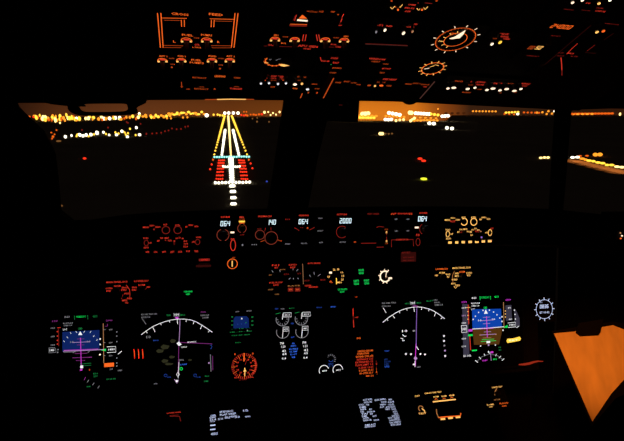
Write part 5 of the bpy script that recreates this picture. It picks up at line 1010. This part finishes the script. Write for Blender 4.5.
for x, y, t in ((595.4, 154.8, 'left one'), (600, 154.6, 'right one')): lamp('apron_light', 'orange lamp above the apron row, %s of a close pair' % t, 'apron light', 'amber', x, y, 4.6, 3.6)
rowlamps('dull orange lamp above the left end of the apron row', 'apron upper lamps', 'orange', 580, 587, 156.2, 155.8, 3, 2.6, 1.6)
# lit apron strip with its sodium lamps
am = solid('apron_concrete', (.30, .27, .23), .95, scale=.05, bump=0); q = [gpt(*p) for p in ((566, 158.6), (571, 158.6), (590, 163), (612, 168), (640, 173.4), (640, 179), (612, 172), (590, 167), (574, 162.6))]
b = MB(); b.add([p + Vector((0, 0, .3)) for p in q] + q, [tuple(range(9)), tuple(range(9, 18))[::-1]] + [(i, 9 + i, 9 + (i + 1) % 9, (i + 1) % 9) for i in range(9)], am); tag(b.build('apron_pavement'), kind='structure')
for px, py in ((572, 160.8), (581, 162.6), (591, 165), (601, 167.4), (611, 170), (622, 172.6)):
    l_ = bpy.data.lights.new('apron_floodlight', 'SPOT'); l_.spot_size = R(80); l_.spot_blend = .6; o = bpy.data.objects.new('apron_floodlight', l_); COL.objects.link(o); o.location = gpt(px, py) + Vector((0, 0, 22)); l_.energy = 26000; l_.color = (1, .30, .06); l_.shadow_soft_size = .5

# ================================================================== SKY
wd = bpy.data.worlds.new('night_sky'); S.world = wd; wd.use_nodes = True; N = wd.node_tree.nodes; K = wd.node_tree.links
bg = N['Background']; tc = N.new('ShaderNodeTexCoord'); sx = N.new('ShaderNodeSeparateXYZ'); K.new(tc.outputs['Generated'], sx.inputs[0])
at = N.new('ShaderNodeMath'); at.operation = 'ARCTAN2'; K.new(sx.outputs['X'], at.inputs[0]); K.new(sx.outputs['Y'], at.inputs[1])
mr = N.new('ShaderNodeMapRange'); mr.inputs[1].default_value = R(-30); mr.inputs[2].default_value = R(60); K.new(at.outputs[0], mr.inputs[0])
ra = N.new('ShaderNodeValToRGB'); K.new(mr.outputs[0], ra.inputs[0])
def azf(px): r = ray(px, 108); return (math.degrees(math.atan2(r.x, r.y)) + 30) / 90
def C(*c): return tuple(lin(v) for v in c) + (1,)
e = ra.color_ramp.elements
stops = [(10, C(40, 20, 10)), (60, C(78, 40, 18)), (140, C(98, 52, 24)), (230, C(102, 52, 18)), (300, C(112, 58, 18)), (362, C(222, 122, 28)), (415, C(215, 116, 26)), (442, C(140, 68, 18)), (470, C(58, 32, 16)), (560, C(46, 25, 12)), (620, C(50, 24, 10))]
while len(e) < len(stops): e.new(.5)
for el, (x, c) in zip(e, stops): el.position = azf(x); el.color = c
re_ = N.new('ShaderNodeValToRGB'); me_ = N.new('ShaderNodeMapRange'); me_.inputs[1].default_value = -.06; me_.inputs[2].default_value = .14; K.new(sx.outputs['Z'], me_.inputs[0]); K.new(me_.outputs[0], re_.inputs[0])
e = re_.color_ramp.elements; ev = [(-.06, .6), (-.03, 1.0), (-.016, 1.08), (0, .95), (.01, .8), (.03, .45), (.06, .2), (.14, .05)]
while len(e) < len(ev): e.new(.5)
for el, (z, k) in zip(e, ev): el.position = (z + .06) / .2; el.color = (k, k, k, 1)
mu = N.new('ShaderNodeMix'); mu.data_type = 'RGBA'; mu.blend_type = 'MULTIPLY'; mu.inputs[0].default_value = 1; K.new(ra.outputs[0], mu.inputs[6]); K.new(re_.outputs[0], mu.inputs[7])
ad = N.new('ShaderNodeMix'); ad.data_type = 'RGBA'; ad.blend_type = 'ADD'; ad.inputs[0].default_value = 1; up_ = N.new('ShaderNodeMapRange'); up_.inputs[1].default_value = .04; up_.inputs[2].default_value = .3; up_.inputs[3].default_value = 0; up_.inputs[4].default_value = 1
K.new(sx.outputs['Z'], up_.inputs[0]); cl = N.new('ShaderNodeMix'); cl.data_type = 'RGBA'; cl.inputs[6].default_value = (0, 0, 0, 1); cl.inputs[7].default_value = (.0065, .006, .0055, 1); K.new(up_.outputs[0], cl.inputs[0])
K.new(mu.outputs[2], ad.inputs[6]); K.new(cl.outputs[2], ad.inputs[7]); K.new(ad.outputs[2], bg.inputs['Color']); bg.inputs['Strength'].default_value = 1
S.cycles.max_bounces = 5; S.cycles.diffuse_bounces = 0; S.cycles.glossy_bounces = 1; S.cycles.filter_width = 1.5; S.cycles.transparent_max_bounces = 8; S.cycles.use_denoising = True
